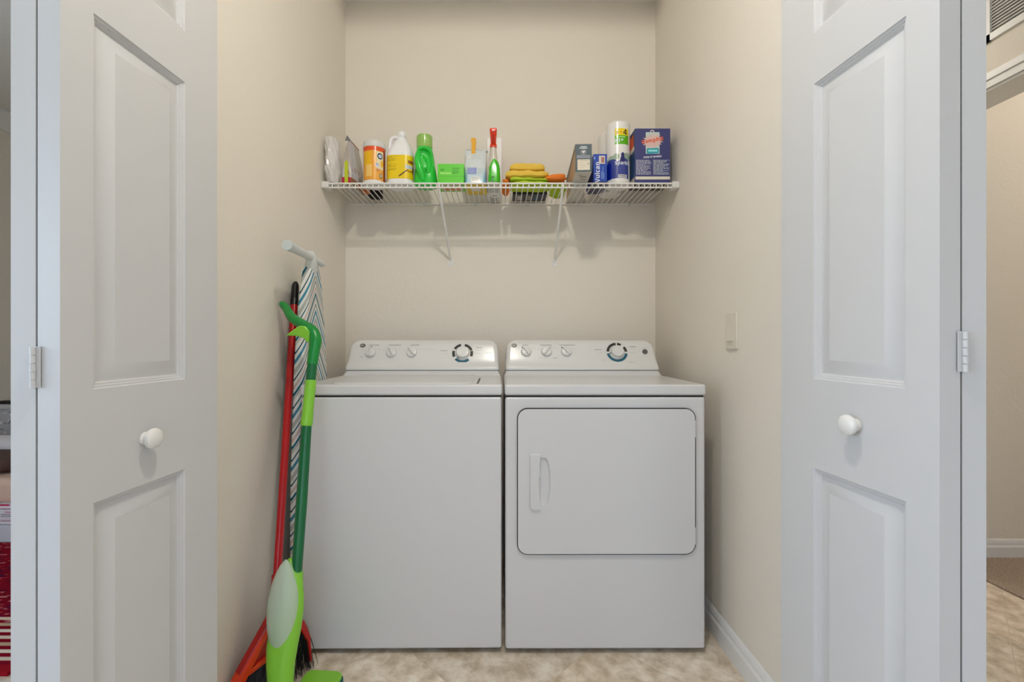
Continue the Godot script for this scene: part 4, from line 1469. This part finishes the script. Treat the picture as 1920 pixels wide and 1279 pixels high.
	part(dr, "teal_mark", g_slab(Vector3(-0.02, 0.139, zf + 0.001), Vector3(0.021, 0.148, zf + 0.0016)), mat(rgb(150, 226, 232), 0.45))
	part(dr, "lettering", g_text("HOW IT WORKS", 0.0082, 0.0006), lett, Vector3(-0.001, 0.1165, zf + 0.0004), Vector3(0, 0, 4))


func bend_text(t: Node3D, s: String, h: float, r: float, a: float, y: float, m: Material) -> void:
	var g := g_text(s, h, 0.0004)
	for i in g.p.size():
		var v := g.p[i]
		var an := a + v.x / r
		g.p[i] = Vector3(sin(an) * (r + v.z), v.y + y, cos(an) * (r + v.z))
	part(t, "lettering", g, m)


# label strip hugging the front of a body with a rounded rectangular section
func g_box_label(hw: float, hd: float, r: float, y0: float, y1: float, span: float) -> Geo:
	var g := Geo.new()
	var pts := []
	for v in rr(0, 0, hw + 0.0006, hd + 0.0006, r, 0.0, 12):
		if absf(atan2(v.x, v.z)) <= PI / 2 * span:
			pts.append(v)
	pts.sort_custom(func(m: Vector3, n: Vector3) -> bool: return atan2(m.x, m.z) < atan2(n.x, n.z))
	var cnt := pts.size() - 1
	var len_ := [0.0]
	for k in cnt:
		len_.append(len_[k] + pts[k].distance_to(pts[k + 1]))
	for k in cnt:
		var u0: float = len_[k] / len_[cnt]
		var u1: float = len_[k + 1] / len_[cnt]
		var a: Vector3 = pts[k]
		var b: Vector3 = pts[k + 1]
		var lo := Vector3(0, y0, 0)
		var hi := Vector3(0, y1, 0)
		g.quad(a + lo, b + lo, b + hi, a + hi, Vector2(u0, 1), Vector2(u1, 1), Vector2(u1, 0), Vector2(u0, 0))
		g.quad(b * 0.985 + lo, a * 0.985 + lo, a * 0.985 + hi, b * 0.985 + hi)
		g.quad(a + hi, b + hi, b * 0.985 + hi, a * 0.985 + hi)
		g.quad(b + lo, a + lo, a * 0.985 + lo, b * 0.985 + lo)
		if k == 0:
			g.quad(a * 0.985 + lo, a + lo, a + hi, a * 0.985 + hi)
		if k == cnt - 1:
			g.quad(b + lo, b * 0.985 + lo, b * 0.985 + hi, b + hi)
	g.orient()
	return g


# bag with a gusset foot that closes to a line above; the closing line runs along z (side = true) or along x
func pouch_geo(w: float, d: float, h: float, side: bool) -> Geo:
	var g := Geo.new()
	var rings := []
	for k in 15:
		var t := k / 14.0
		var ring := PackedVector3Array()
		var f := 1.0 - pow(t, 1.7)
		for i in 40:
			var a := TAU * i / 40
			var sx := signf(cos(a)) * pow(absf(cos(a)), 0.35)
			var sz := signf(sin(a)) * pow(absf(sin(a)), 0.35)
			var wr := 0.0014 * sin(a * 7.0 + t * 6.0) * sin(PI * t)
			var hw := w / 2
			var hd := d / 2
			if side:
				hw = maxf(w / 2 * f, 0.0016)
				hd = d / 2 * (1.0 - 0.22 * t + 0.1 * sin(PI * t))
			else:
				hd = maxf(d / 2 * f, 0.0016)
				hw = w / 2 * (1.0 - 0.03 * t)
			ring.append(Vector3(sx * (hw + wr), h * t, sz * (hd + wr) + (0.0 if side else (1.0 - f) * d * 0.06)))
		rings.append(ring)
	g.skin(rings)
	return g


func pouch_side_mat(rng: RandomNumberGenerator) -> StandardMaterial3D:
	var im := img(128, 128, rgb(200, 200, 206))
	im.fill_rect(Rect2i(60, 0, 68, 128), rgb(178, 170, 158))
	for k in 24:
		im.fill_rect(Rect2i(rng.randi() % 120, rng.randi_range(40, 110), rng.randi_range(2, 6), rng.randi_range(6, 24)), [rgb(156, 120, 92), rgb(206, 196, 176), rgb(150, 60, 90), rgb(168, 130, 70)][rng.randi() % 4])
	im.fill_rect(Rect2i(0, 110, 128, 18), rgb(150, 96, 60))
	var m := StandardMaterial3D.new()
	m.albedo_texture = ImageTexture.create_from_image(im)
	m.roughness = 0.25
	m.uv1_triplanar = true
	m.uv1_scale = Vector3(5.0, 4.87, 5.0)
	m.uv1_offset = Vector3(0.5, 0.0, 0.5)
	return m


func cloth_mat(c: Color, nrm: Texture2D) -> StandardMaterial3D:
	var m := StandardMaterial3D.new()
	m.albedo_color = c
	m.roughness = 1.0
	m.metallic_specular = 0.15
	m.normal_enabled = true
	m.normal_texture = nrm
	m.normal_scale = 0.8
	m.uv1_triplanar = true
	m.uv1_scale = Vector3(14, 14, 14)
	return m


# cloth folded over: a soft slab whose front edge shows the layers
func folded(w: float, h: float, d: float, layers: int, seed_: int) -> Geo:
	var g := Geo.new()
	var n := FastNoiseLite.new()
	n.seed = seed_
	n.frequency = 9.0
	var lh := h / layers
	for L in layers:
		var rings := []
		for k in 21:
			var x := -w / 2 + w * k / 20.0
			var ring := PackedVector3Array()
			var e := pow(absf(2.0 * x / w), 8.0)
			for i in 24:
				var a := TAU * i / 24
				var cz := signf(cos(a)) * pow(absf(cos(a)), 0.6) * (d / 2 - 0.012 * e)
				var cy := signf(sin(a)) * pow(absf(sin(a)), 0.55) * lh / 2 * (1.0 - 0.45 * e)
				var wob := n.get_noise_3d(x * 2.0, L * 3.0, cz * 2.0) * 0.006
				var lift := (L + 0.5) * lh
				var yv := lift + cy + (wob if sin(a) > 0.0 else wob * 0.35) + (0.003 * sin(x * 22.0 + seed_) if L == layers - 1 and sin(a) > 0 else 0.0)
				ring.append(Vector3(x, maxf(yv, 0.0), cz + wob * 0.6))
			rings.append(ring)
		g.skin(rings)
	return g


func crumple(w: float, h: float, d: float, seed_: int) -> Geo:
	var g := Geo.new()
	var n := FastNoiseLite.new()
	n.seed = seed_
	n.frequency = 22.0
	n.fractal_octaves = 3
	var rings := []
	for k in 25:
		var z := -d / 2 + d * k / 24.0
		var e := sqrt(maxf(0.02, 1.0 - pow(absf(2.0 * z / d), 4.0)))
		var ring := PackedVector3Array()
		for i in 28:
			var a := TAU * i / 28
			var wob := 1.0 + 0.55 * n.get_noise_3d(cos(a) * 0.03, sin(a) * 0.03, z)
			ring.append(Vector3(signf(cos(a)) * pow(absf(cos(a)), 0.7) * w / 2 * e * wob, maxf(0.0, h / 2 + sin(a) * h / 2 * e * wob), z))
		rings.append(ring)
	g.skin(rings)
	return g


# ---------------------------------------------------------------- broom, mop and ironing board
func tools() -> void:
	# ironing board standing upright along the left wall
	var ib := thing("ironing_board", "ironing board in a teal and grey zigzag cover standing against the wall", "ironing board", Vector3(-0.715, 0, 0))
	var im := img(256, 1024, rgb(226, 226, 220))
	var bands := [[16, rgb(226, 226, 220)], [5, rgb(22, 60, 74)], [14, rgb(226, 226, 220)], [12, rgb(72, 136, 160)], [12, rgb(226, 226, 220)], [16, rgb(178, 180, 174)], [9, rgb(226, 226, 220)], [5, rgb(28, 70, 84)], [12, rgb(226, 226, 220)], [11, rgb(206, 186, 176)], [10, rgb(226, 226, 220)], [8, rgb(18, 94, 114)], [12, rgb(186, 188, 182)]]
	var total := 0
	for b in bands:
		total += b[0]
	var col := []
	for b in bands:
		for k in b[0]:
			col.append(b[1])
	for yy in 1024:
		for xx in 256:
			var zig := absf(fposmod(xx / 256.0 + 0.0, 1.0) - 0.5) * 2.0
			im.set_pixel(xx, yy, col[int(fposmod(yy - zig * 215.0, float(total))) % total])
	var cov := StandardMaterial3D.new()
	cov.albedo_texture = ImageTexture.create_from_image(im)
	cov.roughness = 0.85
	cov.metallic_specular = 0.2
	# outline: height, near edge depth, far edge depth
	var ol := [[1.366, 1.698, 1.722], [1.362, 1.686, 1.732], [1.345, 1.677, 1.752], [1.3, 1.658, 1.766], [1.25, 1.644, 1.778], [1.18, 1.63, 1.792], [1.08, 1.613, 1.806], [0.95, 1.598, 1.822], [0.8, 1.586, 1.838], [0.6, 1.575, 1.85], [0.4, 1.57, 1.858], [0.1, 1.572, 1.862], [0.02, 1.578, 1.856], [0.0, 1.59, 1.84]]
	var g := Geo.new()
	var rings := []
	for e in ol:
		var r := rr(0, -(e[1] + e[2]) / 2, 0.019, (e[2] - e[1]) / 2, 0.012, e[0], 5)
		rings.append(r)
	g.skin(rings)
	for i in g.q.size():
		# unroll the cover around the board: across = depth on the face, plus the way round the edge
		var v := g.p[i]
		g.q[i] = Vector2((-v.z - 1.705 - (0.019 - v.x)) / 0.36 + 0.5, (1.4 - v.y) / 1.2)
	part(ib, "cover", g, cov)
	part(ib, "tee_foot", g_tube([Vector3(0.015, 1.388, -1.488), Vector3(0.015, 1.388, -1.492), Vector3(0.015, 1.386, -1.56), Vector3(0.015, 1.382, -1.65), Vector3(0.015, 1.376, -1.74), Vector3(0.015, 1.374, -1.775), Vector3(0.015, 1.373, -1.79)], [0.0165, 0.018, 0.0155, 0.0135, 0.0125, 0.0125, 0.008], 20), mat(rgb(214, 218, 216), 0.4))
	part(ib, "foot_cap", g_tube([Vector3(0.015, 1.388, -1.4855), Vector3(0.015, 1.388, -1.4905)], 0.0172, 20), mat(rgb(206, 216, 216), 0.4), Vector3.ZERO, Vector3.ZERO, "pale end cap")
	part(ib, "leg_neck", g_tube([Vector3(0.015, 1.404, -1.672), Vector3(0.013, 1.385, -1.678), Vector3(0.011, 1.365, -1.686), Vector3(0.008, 1.345, -1.696), Vector3(0.006, 1.318, -1.706)], [0.012, 0.02, 0.0205, 0.0195, 0.0135], 14), mat(rgb(214, 216, 212), 0.4))

	# broom: head fans out along the line from (-0.765, 1.285) to (-0.63, 1.50)
	var br := thing("broom", "red broom with black bristles leaning in the corner behind the mop", "broom", Vector3(-0.765, 0, -1.285))
	var u := Vector3(0.5318, 0, -0.8469)
	var bas := Basis(u, Vector3.UP, u.cross(Vector3.UP))
	var redp := mat(rgb(186, 20, 24), 0.3)
	var orp := mat(rgb(222, 62, 24), 0.3)
	var hd := Node3D.new()
	hd.name = "head"
	br.add_child(hd)
	hd.basis = bas
	part(hd, "shell", g_plate(PackedVector2Array([Vector2(0.13, 0.29), Vector2(0.165, 0.29), Vector2(0.222, 0.17), Vector2(0.212, 0.14), Vector2(0.105, 0.121), Vector2(0.03, 0.113), Vector2(0.02, 0.122), Vector2(0.11, 0.232)]), -0.014, 0.012, 0.003), mat(rgb(172, 18, 18), 0.35))
	part(hd, "outer_rib", g_plate(PackedVector2Array([Vector2(0.114, 0.232), Vector2(0.126, 0.24), Vector2(0.036, 0.112), Vector2(-0.01, 0.045), Vector2(-0.022, 0.05), Vector2(0.012, 0.108)]), -0.016, 0.024, 0.004), orp)
	part(hd, "lower_rib", g_plate(PackedVector2Array([Vector2(0.03, 0.108), Vector2(0.034, 0.121), Vector2(0.105, 0.137), Vector2(0.165, 0.156), Vector2(0.165, 0.138), Vector2(0.105, 0.118)]), -0.016, 0.022, 0.003), orp)
	part(hd, "side_rib", g_plate(PackedVector2Array([Vector2(0.206, 0.19), Vector2(0.222, 0.172), Vector2(0.243, 0.113), Vector2(0.248, 0.03), Vector2(0.24, 0.03), Vector2(0.232, 0.1), Vector2(0.204, 0.16)]), -0.014, 0.02, 0.003), redp)
	part(hd, "socket", g_tube([Vector3(0.137, 0.25, 0.0), Vector3(0.14, 0.3, -0.002), Vector3(0.143, 0.35, -0.004)], [0.024, 0.019, 0.017], 16), redp)
	var bg := Geo.new()
	var rng := RandomNumberGenerator.new()
	rng.seed = 9
	for k in 340:
		var s := rng.randf()
		var w := rng.randf_range(-0.012, 0.014)
		var a := Vector3(lerpf(0.03, 0.234, s), lerpf(0.12, 0.15, s), w)
		var b := Vector3(lerpf(-0.012, 0.262, s) + rng.randf_range(-0.008, 0.008), maxf(0.002, lerpf(0.002, 0.004, s) + rng.randf_range(0, 0.012)), w * 1.8 + rng.randf_range(-0.006, 0.006))
		var m := (a + b) / 2 + Vector3(rng.randf_range(-0.003, 0.003), 0, 0)
		g_tube([a, m, b], [0.0016, 0.0014, 0.0007], 4, bg)
	var bris := part(hd, "bristles", bg, mat(rgb(24, 26, 30), 0.35))
	bris.set_meta("kind", "stuff")
	var h0 := Vector3(-0.692, 0.33, -1.402) - br.position
	var h1 := Vector3(-0.776, 1.265, -1.712) - br.position
	var dirn := (h1 - h0).normalized()
	part(br, "handle", g_tube([h0, h0 + dirn * 0.4, h1 - dirn * 0.06], 0.0122, 18), mat(rgb(176, 10, 16), 0.28))
	part(br, "handle_cap", g_tube([h1 - dirn * 0.062, h1 - dirn * 0.06, h1 - dirn * 0.01, h1 + dirn * 0.01, h1 + dirn * 0.024, h1 + dirn * 0.033, h1 + dirn * 0.0365], [0.012, 0.0137, 0.0137, 0.0135, 0.0115, 0.0075, 0.002], 20), mat(rgb(20, 19, 18), 0.3), Vector3.ZERO, Vector3.ZERO, "black grip cap")

	# spray mop
	var mp := thing("spray_mop", "green spray mop with a translucent tank leaning on the left wall", "mop", Vector3(-0.6, 0, -1.27))
	var o := mp.position
	var dg := mat(rgb(6, 100, 52), 0.32)
	var gg := mat(rgb(6, 136, 52), 0.32)
	var lm := mat(rgb(132, 200, 56), 0.35)
	part(mp, "pole", g_tube([Vector3(-0.604, 0.36, -1.338) - o, Vector3(-0.609, 0.585, -1.3873) - o, Vector3(-0.6152, 0.815, -1.4375) - o], [0.0145, 0.0165, 0.0158], 18), dg)
	part(mp, "sleeve", g_tube([Vector3(-0.6155, 0.806, -1.4357) - o, Vector3(-0.6153, 0.812, -1.437) - o, Vector3(-0.6148, 0.83, -1.441) - o, Vector3(-0.6145, 0.86, -1.4475) - o, Vector3(-0.6142, 0.946, -1.4665) - o, Vector3(-0.6142, 0.9475, -1.4668) - o], [0.0165, 0.0188, 0.018, 0.0168, 0.0168, 0.0155], 18), lm, Vector3.ZERO, Vector3.ZERO, "lime sleeve")
	part(mp, "upper_pole", g_tube([Vector3(-0.6142, 0.945, -1.466) - o, Vector3(-0.6142, 1.0, -1.478) - o], 0.0155, 18), dg)
	part(mp, "grip", g_tube(smooth_path([Vector3(-0.6142, 0.998, -1.4775) - o, Vector3(-0.612, 1.04, -1.4865) - o, Vector3(-0.610, 1.077, -1.494) - o, Vector3(-0.624, 1.107, -1.503) - o, Vector3(-0.66, 1.127, -1.52) - o, Vector3(-0.71, 1.152, -1.548) - o, Vector3(-0.745, 1.184, -1.58) - o, Vector3(-0.769, 1.203, -1.598) - o, Vector3(-0.776, 1.204, -1.604) - o], 5), range(41).map(func(i: int) -> float: return [0.0165, 0.018, 0.02, 0.018, 0.0165, 0.016, 0.0135, 0.0115, 0.006][i / 5] if i % 5 == 0 else lerpf([0.0165, 0.018, 0.02, 0.018, 0.0165, 0.016, 0.0135, 0.0115, 0.006][i / 5], [0.0165, 0.018, 0.02, 0.018, 0.0165, 0.016, 0.0135, 0.0115, 0.006][mini(8, i / 5 + 1)], (i % 5) / 5.0)), 18), gg)
	part(mp, "trigger", g_plate(PackedVector2Array([Vector2(-0.7025, 1.092), Vector2(-0.659, 1.1237), Vector2(-0.64, 1.122), Vector2(-0.625, 1.105), Vector2(-0.625, 1.068), Vector2(-0.634, 1.07), Vector2(-0.645, 1.0836), Vector2(-0.666, 1.09)]), -0.01, 0.01, 0.003), lm, Vector3(0.6, 0, -0.22), Vector3.ZERO, "lime trigger")
	# lime body: rings along the leaning axis: height, left x, right x, depth centre, half depth
	var body := Geo.new()
	rings = []
	for e in [[0.035, -0.63, -0.578, 1.268, 0.022], [0.07, -0.645, -0.581, 1.275, 0.026], [0.112, -0.6576, -0.5885, 1.284, 0.03], [0.16, -0.666, -0.588, 1.294, 0.03], [0.2, -0.6705, -0.584, 1.303, 0.028], [0.24, -0.668, -0.579, 1.312, 0.026], [0.29, -0.655, -0.5755, 1.322, 0.024], [0.325, -0.644, -0.578, 1.33, 0.022], [0.36, -0.636, -0.584, 1.338, 0.021], [0.39, -0.63, -0.5875, 1.345, 0.02], [0.412, -0.63, -0.605, 1.35, 0.014], [0.426, -0.634, -0.62, 1.353, 0.008]]:
		rings.append(rr((e[1] + e[2]) / 2 - o.x, -e[3] - o.z, (e[2] - e[1]) / 2, e[4], 0.03, e[0], 6))
	body.skin(rings)
	part(mp, "body", body, lm)
	var tank := Geo.new()
	rings = []
	for k in 19:
		var t := k / 18.0
		var yv := lerpf(0.186, 0.43, t)
		var f := pow(sin(PI * clampf(t, 0.004, 0.996)), 0.58)
		var cx := lerpf(-0.6325, -0.6335, t) + 0.003 * sin(PI * t)
		rings.append(el(cx - o.x, -lerpf(1.288, 1.339, t) - o.z, 0.046 * f * (1.0 - 0.06 * t), 0.03 * f, yv, 28))
	tank.skin(rings)
	var tk := StandardMaterial3D.new()
	tk.albedo_color = Color(0.8, 0.87, 0.78, 0.72)
	tk.transparency = BaseMaterial3D.TRANSPARENCY_ALPHA
	tk.roughness = 0.3
	part(mp, "tank", tank, tk, Vector3.ZERO, Vector3.ZERO, "translucent water tank")
	part(mp, "joint", g_tube([Vector3(-0.62, 0.04, -1.27) - o, Vector3(-0.585, 0.04, -1.27) - o], 0.017, 14), dg)
	part(mp, "pad_plate", g_plate(rpoly(0.118, 0.345, 0.022, 5), 0.0, 0.014, 0.004), lm, Vector3(0.03, 0.014, -0.006), Vector3(-90, -4, 0), "lime mop head")
	part(mp, "pad", g_plate(rpoly(0.124, 0.352, 0.024, 5), 0.0, 0.0145, 0.003), mat(rgb(16, 92, 84), 0.95), Vector3(0.031, 0.001, -0.006), Vector3(-90, -4, 0), "dark teal pad")
